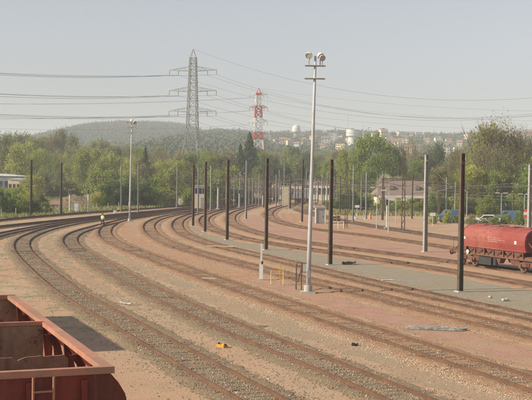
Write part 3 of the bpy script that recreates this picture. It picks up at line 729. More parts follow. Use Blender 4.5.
ordn = ['first','second','third','fourth','fifth','sixth','seventh','eighth','ninth','tenth','eleventh','twelfth','thirteenth']
def left_right(tips, n):
    L_ = sorted(range(len(tips)-1), key=lambda i: tips[i].x)
    return [i for i in L_ if i % 1 == 0]
# grey pylon, left side: nearly level; tips are (level0: -hl?, ...)
selL = [tips1[i] for i in (8, 10, 4, 6, 0, 2)]; selR = [tips1[i] for i in (10, 8, 6, 4, 2, 0)]
conductors(('power line running left from the grey pylon, %s from the top', ordn, 'power lines left of the grey pylon'), [tips1[k] for k in (8,9,4,5,0,1)], -75, [67.5,69.5,88,91.5,109,111.5], 330, 1.5, .06)
conductors(('inner power line running left from the grey pylon, %s from the top', ordn, 'inner power lines left of the grey pylon'), [tips1[k] for k in (10,6,2)], -75, [68.8,89.6,110], 345, 1.2, .05)
conductors(('power line sagging right from the grey pylon, %s from the top', ordn, 'power lines right of the grey pylon'), [tips1[12],tips1[10],tips1[11],tips1[6],tips1[7],tips1[2],tips1[3],tips1[9],tips1[5],tips1[1]], 700, [70,82,80,96,93,108,104,85,99,111], 330, 13)
conductors(('power line running left from the red and white pylon, %s from the top', ordn, 'power lines left of the red and white pylon'), [tips2[k] for k in (8,4,0)], -75, [101.5,117,126], 480, 2)
conductors(('lower faint power line left of the red and white pylon, %s from the top', ordn, 'faint power lines at left'), [tips2[k] for k in (9,5)], -75, [103.5,119], 480, 1.2)
conductors(('power line running right from the red and white pylon, %s from the top', ordn, 'power lines right of the red and white pylon'), [tips2[k] for k in (12,10,6,2)], 700, [108,118,124,131], 450, 5)

# ------------------------------------------------------------------ small things in the yard
def mast_signal(label, px, base, top, panel=True):
    b = gp(px, base); h = zat(px, top, b.y); t = thing('signal_post', label, 'railway signal', b, 0)
    q = MB(); q.tube([(0,0,0),(0,0,h)], .10, 8); obj('post', q, M['white'], t)
    q = MB(); q.box((0,-.02,h-.3),(.42,.16,.9)); o = obj('signal_head', q, M['white' if not panel else 'steel_pale'], t)
    q = MB(); q.box((0,-.12,h-.3),(.30,.05,.76)); obj('lens_panel', q, M['black'], o)
    q = MB(); q.box((.22,.1,h*.45),(.05,.05,h*.9)); 
    for k in range(int(h/.4)): q.box((.12,.1,.3+k*.4),(.24,.03,.03))
    obj('ladder', q, M['steel_pale'], t); q = MB(); q.box((0,0,.12),(.7,.6,.26),top=.9); obj('base', q, M['concrete'], t)
mast_signal('white signal post left of the white box by the earth bank', 69.5, 213, 190)
mast_signal('white signal post right of the white box by the earth bank', 88, 213, 190)
mast_signal('white signal post between the pale grey mast and the next brown pole', 217.5, 209.5, 184)
mast_signal('cream signal post right of the fourth brown pole, in front of the dark wagon', 239, 208, 190)
mast_signal('small white signal post beside the middle brown pole in the distance', 262.5, 206, 192)
mast_signal('low white signal post between the lattice mast and the twin lamp posts', 386.6, 229, 200)
def cabinet(label, px, base, wpx, hpx, m, name='equipment_cabinet', roof='concrete', doors=2):
    b = gp(px, base); W_ = wpx*b.y/FPX; H_ = hpx*b.y/FPX; t = thing(name, label, 'cabinet', b, R(4))
    q = MB(); q.box((0,0,H_/2+.05),(W_,W_*.7,H_-.1)); obj('body', q, M[m], t)
    q = MB(); q.box((0,0,H_+.03),(W_*1.1,W_*.8,.07)); obj('roof', q, M[roof], t)
    for k in range(doors):
        q = MB(); q.box(((k-(doors-1)/2)*W_/doors, -W_*.35-.012, H_*.5),(W_/doors*.86,.02,H_*.8)); d = obj('door', q, M[m], t)
        q = MB(); q.box(((k-(doors-1)/2)*W_/doors+W_*.12, -W_*.35-.035, H_*.5),(.04,.03,.16)); obj('handle', q, M['black'], d)
    q = MB(); q.box((0,0,.03),(W_*1.15,W_*.85,.12)); obj('plinth', q, M['concrete'], t)
cabinet('white trackside cabinet between the two white signal posts on the left', 76.5, 213, 4.2, 10, 'white', doors=1)
cabinet('white pair-door cabinet left of the signal cabin', 181, 205.5, 5.5, 7.5, 'white')
cabinet('small white cabinet on the ground behind the worker in the yellow vest', 115, 214, 3.4, 3.4, 'white', doors=1)
cabinet('cream relay box standing by the distant tracks under the gantry', 285.5, 206, 6.5, 20, 'cream', doors=1)
cabinet('small white cabinet on the left of the big green tree base', 356, 219.5, 4.0, 3.2, 'white', doors=1)
# white framed equipment hut
b = gp(320.5, 223.5); t = thing('equipment_hut', 'small hut with bright white frame right of the tall floodlight mast', 'hut', b, R(6)); W_ = 9.5*b.y/FPX; H_ = 16*b.y/FPX
q = MB(); q.box((0,.7,H_/2),(W_-.1,1.3,H_-.1)); obj('wall', q, M['steel_pale'], t)
q = MB()
for s in (-1,1): q.box((s*W_/2,-.02,H_/2),(.14,.12,H_))
q.box((0,-.02,H_-.06),(W_-.142,.12,.14)); obj('frame', q, M['white'], t)
q = MB(); q.box((0,.03,H_*.46),(W_*.72,.05,H_*.88)); d = obj('door', q, M['steel_grey'], t)
q = MB(); q.box((W_*.25,-.01,H_*.45),(.05,.05,.2)); obj('handle', q, M['black'], d)
q = MB(); q.box((0,.7,H_+.06),(W_+.3,1.7,.1)); obj('roof', q, M['concrete'], t)
# white guard rail
b = gp(338, 229); t = thing('guard_rail', 'low white tubular guard rail beside the right-hand walkway pole', 'railing', b); L_ = 11*b.y/FPX
for x in (-L_/2, 0, L_/2):
    q = MB(); q.tube([(x,0,0),(x,0,1.0)], .04, 6); obj('post', q, M['white'], t)
for z in (.55, 1.0):
    q = MB(); q.tube([(-L_/2,0,z),(L_/2,0,z)], .035, 6); obj('rail', q, M['white'], t)
# white marker post
b = gp(261, 280); h = zat(261, 243.5, b.y); t = thing('marker_post', 'white weathered marker post left of the yellow frame near the floodlight mast', 'post', b)
q = MB(); q.box((0,0,.55),(.26,.2,1.1)); q.v = [tuple(Vector(p)) for p in q.v]; obj('sleeve', q, M['white'], t)
q = MB(); q.box((0,0,1.1+(h-1.1)/2),(.13,.11,h-1.1)); obj('upper_post', q, M['white'], t)
q = MB(); q.box((.07,-.075,1.22),(.14,.04,.22)); obj('dark_clamp', q, M['black'], t)
q = MB(); q.box((0,0,.03),(.4,.35,.1)); obj('base', q, M['concrete'], t)
# yellow frame
b = gp(277, 285); t = thing('yellow_barrier', 'low faded yellow barrier frame between marker post and floodlight mast', 'barrier', b, R(-12))
for x, hh in ((-.42,.95),(.42,.95),(.20,1.55)):
    q = MB(); q.tube([(x,0,0),(x,0,hh)], .028, 6); obj('leg', q, M['yellow'] if x == .20 else M['cream'], t)
for z in (.92,.74):
    q = MB(); q.tube([(-.42,0,z),(.42,0,z)], .032, 6); obj('bar', q, M['yellow'], t)
# dark box on posts beside the mast
b = gp(299.5, 290); t = thing('switch_box', 'dark control box on two rusty posts just left of the floodlight mast foot', 'control box', b, R(-10))
for x in (-.22,.12):
    q = MB(); q.box((x,0,.85),(.07,.07,1.7 if x < 0 else 1.9)); obj('post', q, M['steel_dark'], t)
q = MB(); q.box((.38,-.02,1.45),(.40,.22,.62)); o = obj('box', q, M['steel_dark'], t)
q = MB(); q.box((.38,-.14,1.45),(.32,.02,.52)); obj('door', q, M['steel_grey'], o)
q = MB(); q.box((-.05,0,1.55),(.4,.05,.08)); q.box((-.02,.0,.9),(.06,.06,.9), M=Matrix.Rotation(R(14),3,'Y')); obj('brace', q, M['steel_dark'], t)
# orange-yellow debris between tracks A and B
b = gp(222, 347); t = thing('derail_block', 'orange-yellow wedge with dark bolts lying between the two nearest tracks', 'track equipment', b, R(-58))
q = MB(); q.box((0,0,.05),(.62,.20,.10)); q.box((.18,0,.14),(.22,.18,.08),top=.6); obj('block', q, M['yellow'], t)
for x in (-.27,.02,.29):
    q = MB(); q.lathe([(.055,.09),(.055,.16)],(x,0,0),8); obj('bolt', q, M['black'], t)
# loose rubbish: board, sheets, stones
def junk(name, label, cat, px, row, size, m, rz=0, rx=0):
    q = MB(); n = 5; rr = random.Random(int(px*7)); pts = []
    nx_, ny_ = 6, 4; vs = []
    for s in (0, 1):
        for j in range(ny_):
            for i in range(nx_):
                jx = rr.uniform(-.08,.08)*size[0]; jy = rr.uniform(-.12,.12)*size[1]
                vs.append(((i/(nx_-1)-.5)*size[0]+jx, (j/(ny_-1)-.5)*size[1]+jy, .03 + s*size[2]*(.5+rr.random()*.6) + abs((i/(nx_-1)-.5))*rx))
    fs = [(j*nx_+i, j*nx_+i+1, (j+1)*nx_+i+1, (j+1)*nx_+i) for j in range(ny_-1) for i in range(nx_-1)]
    k = nx_*ny_; f2 = [f[::-1] for f in fs] + [tuple(x+k for x in f) for f in fs]
    edge = [i for i in range(nx_)] + [j*nx_+nx_-1 for j in range(1, ny_)] + [(ny_-1)*nx_+i for i in range(nx_-2,-1,-1)] + [j*nx_ for j in range(ny_-2,0,-1)]
    f2 += [(edge[i], edge[(i+1) % len(edge)], edge[(i+1) % len(edge)]+k, edge[i]+k) for i in range(len(edge))]
    q.add(vs, f2); o = obj(name, q, M[m]); o.location = gp(px, row); o.rotation_euler = (0,0,R(rz)); return tag(o, label, cat)
M['rag'] = mat('grey_rag', (.36,.34,.30), (.16,.15,.14), 6, .9, .5)
junk('plastic_sheet', 'white crumpled strip of plastic on the sand beside the nearest track', 'litter', 128, 305, (.85,.16,.05), 'white', -8, .25)
junk('plastic_sheet', 'white torn sheet on the ground in front of the floodlight track bend', 'litter', 208, 279, (1.3,.45,.04), 'chalk', -25)
junk('rag', 'ragged grey heap on the pink path at lower right', 'litter', 437, 330, (2.6,.55,.12), 'rag', -8)
junk('concrete_lump', 'pale concrete lump at the foot of the grey walkway on the right', 'rubble', 505, 301, (.38,.28,.14), 'concrete', 20)
junk('concrete_lump', 'small white lump left of the concrete lump on the walkway edge', 'rubble', 490, 298, (.2,.16,.1), 'chalk', 50)
junk('scrap_pile', 'dark scrap lying on the grey walkway right of the second pole', 'scrap', 349, 264.5, (1.1,.6,.22), 'steel_dark', 0)
junk('dark_stone', 'small dark lump on the sand between the second and third tracks', 'stone', 355, 346, (.28,.16,.1), 'black', 0)
junk('plastic_sheet', 'white scrap of litter on the walkway edge in front of the wagon', 'litter', 388, 280.5, (.9,.3,.04), 'white', 10)
junk('wood_board', 'grey board lying on the nearest walkway end by the track', 'litter', 215, 248, (.1,.1,.1), 'chalk', 0) if False else None
# boards and pipes lying across the tracks
def board(name, label, pxa, rowa, pxb, rowb, m, w_=.22, th=.06, z=.2):
    a, b = gp(pxa, rowa, z), gp(pxb, rowb, z); d = b-a; q = MB(); q.box((0,0,0),(d.length,w_,th)); o = obj(name, q, M[m]); o.location = (a+b)/2 + Vector((0,0,th/2+.012)); o.rotation_euler = (0,0,math.atan2(d.y,d.x)); return tag(o, label, 'board')
board('crossing_board', 'weathered board lying across the first curving track at left', 56.5, 242.5, 66, 242.5, 'sleeper') if False else None
board('crossing_board', 'dark board across the third track just left of its bend', 121, 248.6, 140, 249.2, 'sleeper')
board('crossing_board', 'dark board across the two tracks left of the white marker post', 163, 246.3, 193, 247, 'sleeper')
board('crossing_board', 'pale board across the tracks in front of the close pair of poles', 207, 246.2, 237, 247, 'chalk')
board('crossing_board', 'long grey board across the second track at the left bend', 66, 249.4, 84, 249.2, 'sleeper', .5)
board('crossing_board', 'narrow board across the leftmost bend, near the open wagon side', 11, 251.5, 39, 251.5, 'sleeper')

# ------------------------------------------------------------------ worker in a yellow vest
def skin_body(name, joints, edges, m, parent):
    me = bpy.data.meshes.new(name); me.from_pydata([j[:3] for j in joints], edges, []); me.materials.append(m)
    o = bpy.data.objects.new(name, me); COL.objects.link(o); o.parent = parent
    md = o.modifiers.new('skin', 'SKIN'); 
    for v, j in zip(me.skin_vertices[0].data, joints): v.radius = (j[3], j[4] if len(j) > 4 else j[3])
    me.skin_vertices[0].data[0].use_root = True
    s = o.modifiers.new('sub', 'SUBSURF'); s.levels = 1; s.render_levels = 2
    dg = bpy.context.evaluated_depsgraph_get(); me2 = bpy.data.meshes.new_from_object(o.evaluated_get(dg))
    o.modifiers.clear(); o.data = me2; me2.shade_smooth()
    if not me2.materials: me2.materials.append(m)
    return o
M['skin'] = mat('skin', (.48,.30,.21), None, 1, .6); M['trousers'] = mat('dark_trousers', (.035,.04,.06), (.05,.055,.075), 6, .9)
M['vest'] = mat('yellow_vest', (.72,.92,.07), (.66,.85,.06), 5, .7); M['hair'] = mat('brown_hair', (.06,.04,.025), None, 1, .8); M['tape'] = mat('reflective_tape', (.7,.72,.72), None, 1, .3)
def person(label, px, base, rz):
    b = gp(px, base, 0); t = thing('person', label, 'person', b, rz)
    J = [(0,0,.95,.15,.11),(0,0,1.15,.14,.10),(0,.01,1.38,.17,.11),(0,.02,1.50,.07,.07),(0,.03,1.58,.055,.055),(0,.05,1.68,.085,.10),(0,.05,1.74,.075,.09),
         (.11,0,.90,.10),(.12,.16,.50,.07),(.12,.13,.10,.045),(.12,.28,.05,.04,.03),
         (-.11,0,.90,.10),(-.12,-.05,.50,.07),(-.12,-.30,.14,.045),(-.12,-.17,.05,.04,.03),
         (.20,.01,1.43,.06),(.27,-.08,1.16,.048),(.29,.04,.93,.036),(.29,.08,.86,.034,.02),(.29,.11,.80,.02,.014),
         (-.20,.01,1.43,.06),(-.27,.06,1.16,.048),(-.28,.24,.97,.036),(-.28,.30,.92,.034,.02),(-.28,.35,.88,.02,.014)]
    E = [(0,1),(1,2),(2,3),(3,4),(4,5),(5,6),(0,7),(7,8),(8,9),(9,10),(0,11),(11,12),(12,13),(13,14),(2,15),(15,16),(16,17),(17,18),(18,19),(2,20),(20,21),(21,22),(22,23),(23,24)]
    body = skin_body('body', J, E, M['skin'], t)
    for s, hx, hy, hz_ in ((1,.29,.09,.85),(-1,-.28,.31,.91)):    # fingers and thumb
        q = MB()
        for k in range(4): q.tube([(hx+(k-1.5)*.004*s, hy-.03+k*.018, hz_),(hx, hy-.01+k*.018, hz_-.05-.006*(k % 3)),(hx-.02*s, hy+k*.017, hz_-.085-.005*(k % 2))], [.010,.009,.007], 5)
        q.tube([(hx-.02*s,hy+.03,hz_+.01),(hx-.045*s,hy+.06,hz_-.03)], [.011,.008], 5)
        obj('fingers', q, M['skin'], body, True)
    q = MB(); q.tube([(-.03,.145,1.70),(-.03,.15,1.70)], .011, 6); q.tube([(.03,.145,1.70),(.03,.15,1.70)], .011, 6); q.tube([(0,.14,1.69),(0,.172,1.665)], .012, 5); q.box((0,.147,1.635),(.045,.008,.01)); obj('face', q, M['hair'], body)
    h = skin_body('hair', [(0,.035,1.69,.09,.105),(0,.04,1.76,.085,.10),(0,.0,1.66,.06,.05)], [(0,1),(0,2)], M['hair'], t)
    v = skin_body('vest', [(0,0,.96,.20,.14),(0,0,1.16,.19,.135),(0,.01,1.36,.21,.14),(0,.015,1.46,.12,.09),(.19,.01,1.42,.09),(-.19,.01,1.42,.09)], [(0,1),(1,2),(2,3),(2,4),(2,5)], M['vest'], t)
    q = MB()
    for z in (1.08, 1.22): q.lathe([(.206,z),(.206,z+.05)], (0,0,0), 16)
    q.v = [(x, y*.72, z) for x,y,z in q.v]; obj('reflective_band', q, M['tape'], v)
    tr = skin_body('trousers', [(0,0,.95,.165,.125),(.11,0,.88,.115),(.12,.16,.50,.088),(.12,.13,.13,.07),(-.11,0,.88,.115),(-.12,-.05,.50,.088),(-.12,-.29,.17,.07)], [(0,1),(1,2),(2,3),(0,4),(4,5),(5,6)], M['trousers'], t)
    q = MB()
    for x, y in ((.12,.18),(-.12,-.24)): q.box((x,y,.05),(.10,.29,.10),top=.8)
    obj('boots', q, M['black'], t)
    return t
pw = person('worker in yellow high-visibility vest and dark trousers walking between the curving tracks', 102.5, 226.8, R(-20))

# ------------------------------------------------------------------ parked cars
def car(label, px, base, body, van=False, rz=0, ln=4.2, y=None):
    b = gp(px, base); t = thing('parked_car' if not van else 'parked_van', label, 'car' if not van else 'van', b, rz, 'cars parked behind the tracks')
    W2 = .85
    if van: prof = [(-ln/2,.35),(-ln/2,1.1),(-ln/2+.55,1.25),(-ln/2+1.1,2.0),(ln/2-.05,2.05),(ln/2,1.9),(ln/2,.35)]
    else: prof = [(-ln/2,.35),(-ln/2,.72),(-ln/2+.15,.80),(-ln/2+1.05,.92),(-ln/2+1.7,1.40),(ln/2-1.0,1.43),(ln/2-.35,1.0),(ln/2,.92),(ln/2,.35)]
    q = MB(); n = len(prof)
    vs = []
    for s in (-1,-.93,.93,1):
        for x, z in prof: k = 1 if abs(s) < 1 else .985; vs.append((x*k, s*W2*(1-.12*max(0,(z-.9))), .35+(z-.35)*(1 if abs(s) < 1 else .97)))
    fs = [(a*n+i, a*n+(i+1) % n, (a+1)*n+(i+1) % n, (a+1)*n+i) for a in range(3) for i in range(n)] + [tuple(range(n-1,-1,-1)), tuple(range(3*n,4*n))]
    q.add(vs, fs); obj('body', q, body, t)
    g = M['dark']
    for s in (-1,1):
        q = MB(); 
        if van: q.add([(-ln/2+.75,s*.80,1.3),(-ln/2+1.6,s*.80,1.3),(-ln/2+1.6,s*.765,1.85),(-ln/2+1.15,s*.765,1.85)],[(0,1,2,3)])
        else: q.add([(-ln/2+1.25,s*.862,.96),(ln/2-.75,s*.862,.98),(ln/2-1.1,s*.83,1.34),(-ln/2+1.75,s*.83,1.34)],[(0,1,2,3)])
        obj('side_window', q, g, t)
    q = MB(); q.add([(-ln/2+(.58 if van else 1.08),-.7,1.27 if van else .94),(-ln/2+(.58 if van else 1.08),.7,1.27 if van else .94),(-ln/2+(1.05 if van else 1.64),.64,1.95 if van else 1.36),(-ln/2+(1.05 if van else 1.64),-.64,1.95 if van else 1.36)],[(0,3,2,1)])
    q.v = [(x-.02,yy,z+.015) for x,yy,z in q.v]; obj('windscreen', q, g, t)
    for x in (-ln/2+.8, ln/2-.8):
        for s in (-1,1):
            q = MB(); n = 18; vs = []; pr = [(.20,-.09),(.30,-.10),(.32,-.05),(.32,.05),(.30,.10),(.20,.09)]
            for r, h in pr:
                for k in range(n): a = 2*PI*k/n; vs.append((x+r*math.cos(a), s*(.78+h), .32+r*math.sin(a)))
            q.add(vs, [(i*n+k,i*n+(k+1) % n,(i+1)*n+(k+1) % n,(i+1)*n+k) for i in range(5) for k in range(n)]); w_ = obj('wheel', q, M['black'], t)
            q = MB(); q.tube([(x,s*.80,.32),(x,s*.865,.32)], .20, 14); obj('rim', q, M['steel_pale'], w_)
    for s in (-1,1):
        q = MB(); q.box((-ln/2+.02,s*.62,.68),(.06,.26,.13)); obj('headlight', q, M['white'], t)
        q = MB(); q.box((ln/2-.01,s*.66,.80),(.05,.20,.15)); obj('tail_light', q, M['red'], t)
    return t
def paint(name, c): return mat(name, c, None, 1, .3, spec=.5)
cb, cw, cs, cr = paint('blue_car_paint', (.07,.13,.25)), paint('white_car_paint', (.72,.72,.70)), paint('silver_car_paint', (.4,.41,.42)), paint('dark_red_car_paint', (.22,.03,.03))
car('blue van left of the nearest brown pole, behind the far right tracks', 449, 222.5, cb, True, R(4), 3.6)
car('white car parked left of the twin-headed lamp post, above the red wagon', 486, 224, cw, False, R(-6))
car('bright blue van under the twin-headed lamp post', 508, 223.5, cb, True, R(-3), 3.7)
# red and white barrier board at the right edge
b = gp(528.5, 229); t = thing('barrier_sign', 'red and white striped barrier board near the right edge above the wagon', 'sign', b)
for x in (-.5,.5):
    q = MB(); q.tube([(x,0,0),(x,0,2.4)], .04, 6); obj('post', q, M['steel_grey'], t)
for k, (z, m_) in enumerate(((1.75,'red'),(2.2,'white'),(2.62,'red'))):
    q = MB(); q.box((0,-.06,z),(1.5,.04,.42)); obj('panel', q, M[m_], t)
# small signs by the right tracks
for px_, b_, l_ in ((432.5,226,'white square track sign right of the grey steel mast'),(357,216,'small white sign in front of the big green tree')):
    b = gp(px_, b_); t = thing('track_sign', l_, 'sign', b)
    q = MB(); q.tube([(0,0,0),(0,0,1.9)], .035, 6); obj('post', q, M['white'], t)
    q = MB(); q.box((0,-.05,1.7),(.8,.03,.45)); obj('board', q, M['white'], t)
# small orange marker near the right shrubs
M['orange'] = mat('faded_orange', (.60,.25,.15), (.5,.2,.12), 3, .8)
t = thing('marker_cone', 'small faded orange pointed marker beside the shrubs right of the big green tree', 'cone', gp(370, 219.5))
q = MB(); q.box((0,0,.04),(.75,.6,.08)); obj('base', q, M['orange'], t)
q = MB(); q.lathe([(.30,.08),(.22,.45),(.13,.85),(.05,1.15)], (0,0,0), 12); obj('cone', q, M['orange'], t)

def on_slope(px, row):
    d = ray(px, row); lo = 420.0
    for i in range(2400):
        y = lo + i*.5; p = CM.translation + d*(y/d.y)
        if float(terrain(p.x, y)) >= p.z: return Vector((p.x, y, float(terrain(p.x, y))))
    y = 1400.0; p = CM.translation + d*(y/d.y); return Vector((p.x, y, float(terrain(p.x, y))))
TOWN = [ # px centre, base row, width px, wall-top row, wall, roof, kind
 (222,146,8,140,'white','r',0),(219,134.5,7,132.5,'white','g',0),(231,150,7,145,'tan','r',0),(283,144,7,139.5,'pink','r',0),(290,145,7,140.5,'cream','r',1),(276,143,5,140,'tan','g',0),
 (305,144.5,8,140,'cream','r',1),(313,141,6,137,'tan','r',0),(268,141,6,137,'pink','g',0),(326,143,9,138.5,'tan','g',0),(333,139,7,135,'grey','g',0),(341,152,9,144,'cream','f',2),(322,149,6,145,'white','r',0),
 (383,137,8,131,'cream','r',0),(389,142,7,137,'pink','r',1),(402,135,9,130,'cream','f',2),(397,147,8,141,'pink','r',0),(409,153,8,147,'pink','r',0),(418,137,7,132,'cream','f',2),(417,151,7,146.5,'tan','g',0),
 (405,143,7,138,'cream','g',0),(438,142,7,137.5,'white','g',1),(448.5,144,6,139,'orange','r',1),(443,153.5,12,147,'cream','f',2),(455.5,152,4,148,'white','g',0),(427,144,6,139.5,'tan','r',0),(460,146,6,142,'tan','r',0),
 (501,145,5,131,'orange','f',3),(507,135,6,130,'cream','f',2),(516,136,9,129,'pink','f',2),(529,138,7,131,'orange','r',0),(411,128+6,6,130,'tan','g',0),(468,140,7,135,'cream','r',0),(375,140,7,135,'white','g',0),(365,141,6,136.5,'tan','r',0),(297,147,5,143.5,'white','r',0),(349,144,6,139,'tan','r',0),(299,138,5,135.5,'tan','g',0),(245,143,5,139.5,'white','r',0),(236,142,5,138.5,'cream','g',0),(259,146,6,142,'white','r',1)]

# ------------------------------------------------------------------ trees and shrubs
def leaf_mat(name, a, b, c, scale=.5): return mat(name, a, b, scale, .75, 0, c3=c, coords='World', rnd=.16, spec=.15, transl=.5, fine=(2.2,.75))
LM = dict(
 green=leaf_mat('spring_green_leaves', (.27,.35,.07), (.20,.28,.06), (.34,.39,.09)),
 yellow=leaf_mat('yellow_green_leaves', (.42,.45,.10), (.33,.38,.08), (.48,.48,.13)),
 olive=leaf_mat('olive_leaves', (.27,.285,.105), (.22,.225,.085), (.33,.33,.13)),
 dark=leaf_mat('dark_green_leaves', (.085,.14,.055), (.06,.105,.042), (.12,.18,.06)),
 brown=leaf_mat('budding_twigs', (.33,.27,.135), (.26,.205,.11), (.36,.33,.14)),
 blossom=leaf_mat('pale_blossom', (.52,.50,.36), (.40,.40,.24), (.62,.58,.45)))
M['bark'] = mat('bark', (.13,.10,.07), (.09,.07,.05), 3, .95, .3)
def quads(C, s, aspect=.65, g=rng):
    n = len(C); a = g.normal(size=(n,3)); a /= np.linalg.norm(a,axis=1)[:,None]; b = np.cross(a, g.normal(size=(n,3))); b /= np.linalg.norm(b,axis=1)[:,None]
    s = s*g.uniform(.6,1.4,n)[:,None]; a = a*s; b = b*s*aspect
    return np.stack([C-a-b*.3, C-b, C+a+b*.2, C+b*.9], 1).reshape(-1,3)
def crown_mesh(kind, seed):
    g = np.random.default_rng(seed)
    if kind == 'conifer':
        n = 5200; t = g.beta(1.0,1.35,n); ang = g.uniform(0,2*PI,n); lay = np.round(t*15)/15
        rad = (1-t)**.85*.5*(.72+.28*np.cos(ang*5+lay*40))*g.uniform(.35,1,n)**.45*(1-.35*np.abs(t*15-np.round(t*15)))
        C = np.stack([rad*np.cos(ang), rad*np.sin(ang), .05+t*.95-rad*.16], 1); s = .020
    elif kind == 'poplar':
        C, s = [], .022
        for k in range(40):
            z = g.uniform(.12,.97); r = .5*math.sin(PI*min(1,(z+.15)/1.2))**.8; a = g.uniform(0,2*PI); rr = r*g.uniform(.1,.85)
            c = np.array([rr*math.cos(a), rr*math.sin(a), z]); C.append(c+g.normal(size=(130,3))*np.array([.085,.085,.055]))
        C = np.concatenate(C)
    elif kind == 'shrub':
        C, s = [], .035
        for k in range(34):
            a = g.uniform(0,2*PI); r = .5*g.uniform(0,1)**.6; z = g.uniform(.12,.95)*(1-r*r*1.8)
            C.append(np.array([r*math.cos(a),r*math.sin(a),max(.06,z)])+g.normal(size=(85,3))*np.array([.075,.075,.085]))
        C = np.concatenate(C)
    else:
        C, s = [], .021
        nc = 58 if kind == 'broad' else 46
        for k in range(nc):
            u = g.normal(size=3); u /= np.linalg.norm(u); r = g.uniform(.25,1)**.5
            c = np.array([u[0]*.45*r, u[1]*.45*r, .60+u[2]*.36*r]); 
            if c[2] < .35: c[:2] *= .8
            m_ = int(g.uniform(60,150)) if kind == 'broad' else int(g.uniform(55,110))
            sd = g.uniform(.045,.085)
            C.append(c+g.normal(size=(m_,3))*np.array([sd,sd,sd*.75]))
        C = np.concatenate(C)
        if kind == 'sparse': s = .013
    C[:,2] = np.maximum(C[:,2], .03)
    V = quads(C, s, .65 if kind != 'sparse' else .35, g)
    return V
def trunk_mesh(kind, seed, h=1.0):
    g = random.Random(seed); q = MB()
    if kind == 'conifer': q.tube([(0,0,0),(0,0,.9)], [.022,.004], 6); return q
    if kind == 'shrub':
        for k in range(6): a = g.uniform(0,6.28); q.tube([(0,0,0),(.12*math.cos(a),.12*math.sin(a),.3),(.27*math.cos(a),.27*math.sin(a),.6)], [.018,.012,.004], 5)
        return q
    q.tube([(0,0,0),(.008,.005,.2),(-.006,.01,.45),(.01,0,.8)], [.026,.020,.014,.005], 7)
    for k in range(16 if kind == 'sparse' else 10):
        a = g.uniform(0,6.28); z = g.uniform(.18,.6); l = g.uniform(.22,.42); p = [Vector((0,0,z)), Vector((l*.5*math.cos(a),l*.5*math.sin(a),z+l*.35)), Vector((l*math.cos(a+.2),l*math.sin(a+.2),z+l*.8))]
        q.tube(p, [.010,.006,.002], 5)
        for j in range(4 if kind == 'sparse' else 2):
            b = a+g.uniform(-1,1); s = p[1].lerp(p[2], g.uniform(0,.7)); q.tube([s, s+Vector((.14*math.cos(b),.14*math.sin(b),g.uniform(.08,.18)))], [.004,.0012], 4)
    return q
PROTO = {}
def proto(kind, leaf, v):
    k = (kind, leaf, v)
    if k not in PROTO:
        V = crown_mesh(kind, 100*v+len(kind)); o = np_mesh('crown', V, 4, LM[leaf]); cm = o.data; bpy.data.objects.remove(o)
        o = obj('trunk', trunk_mesh(kind, v), M['bark']); tm = o.data; bpy.data.objects.remove(o); PROTO[k] = (cm, tm)
    return PROTO[k]
NT = {'conifer':'conifer_tree','poplar':'tall_tree','shrub':'shrub','broad':'broadleaf_tree','sparse':'budding_tree'}
TREES = []
def tree(kind, leaf, px, top, y, wpx, label, group, v=None, zoff=0):
    p = at(px, 190, y); gz = float(terrain(p.x, y)); h = zat(px, top, y)-gz; w_ = wpx*y/FPX
    v = v if v is not None else random.randrange(3)
    cm, tm = proto(kind, leaf, v); t = thing(NT[kind], label, 'shrub' if kind == 'shrub' else 'tree', (p.x, y, gz-.05), random.uniform(0,6.28), group)
    for nm, me in (('crown',cm),('trunk',tm)):
        o = bpy.data.objects.new(nm, me); COL.objects.link(o); o.parent = t; o.scale = (w_, w_, h)
    TREES.append(t); return t
AD = {'green':'fresh green','yellow':'yellow-green','olive':'dull olive','dark':'dark green','brown':'brownish budding','blossom':'pale blossoming'}
KD = {'broad':'broadleaf tree','sparse':'sparse tree','poplar':'upright tree','shrub':'shrub','conifer':'conifer'}
ORD = ['1st','2nd','3rd']+['%dth' % k for k in range(4,21)]+['21st','22nd','23rd']+['%dth' % k for k in range(24,31)]+['31st','32nd','33rd']+['%dth' % k for k in range(34,60)]
def row(where, group, items):
    items = sorted(items, key=lambda q: q[2])
    where = where.replace('in the low scrub in front of the parked cars', 'in low scrub before the cars')
    for i, (kind, leaf, px, top, y, wpx) in enumerate(items):
        tree(kind, leaf, px, top, y, wpx, '%s %s, %s from the left %s' % (AD[leaf], KD[kind], ORD[i], where), group)
rr = random.Random(21)
ch = rr.choice
skyl = lambda x: np.interp(x, [-30,0,30,60,100,120,150,180,215,240,262], [132,132,131,133,136,139,143,146,149,153,158])
L1 = []
x = -24
while x < 262: L1.append((ch(['broad','broad','sparse','poplar']), ch(['olive','brown','green','olive','brown']), x, float(skyl(x))+rr.uniform(-3,5), rr.uniform(395,470), rr.uniform(20,30))); x += rr.uniform(8,12)
row('in the back row of the left wood', 'trees at the back of the left wood', L1)
L2 = []; x = -20
while x < 258: L2.append((ch(['broad','broad','poplar','sparse']), ch(['green','yellow','olive','green','brown','yellow']), x, float(skyl(x))+rr.uniform(9,20), rr.uniform(315,365), rr.uniform(20,32))); x += rr.uniform(10,14)
L2 += [('broad','olive',181,151,338,22),('broad','green',194,149,342,24),('broad','yellow',207,151,336,22),('broad','olive',219,152,345,22)]
row('in the middle row of the left wood', 'trees in the middle of the left wood', L2)
L3 = []; x = -18
while x < 252:
    if not 46 < x < 92: L3.append((ch(['broad','shrub','shrub']), ch(['yellow','green','yellow','olive']), x, rr.uniform(166,180) if x > 30 else rr.uniform(185,188), rr.uniform(255,290), rr.uniform(20,28)))
    else: L3.append(('shrub', ch(['yellow','olive','green']), x, rr.uniform(176,184), rr.uniform(285,305), rr.uniform(16,24)))
    x += rr.uniform(9,13)
row('among the front bushes of the left wood', 'bushes in front of the left wood', L3)
L4 = []
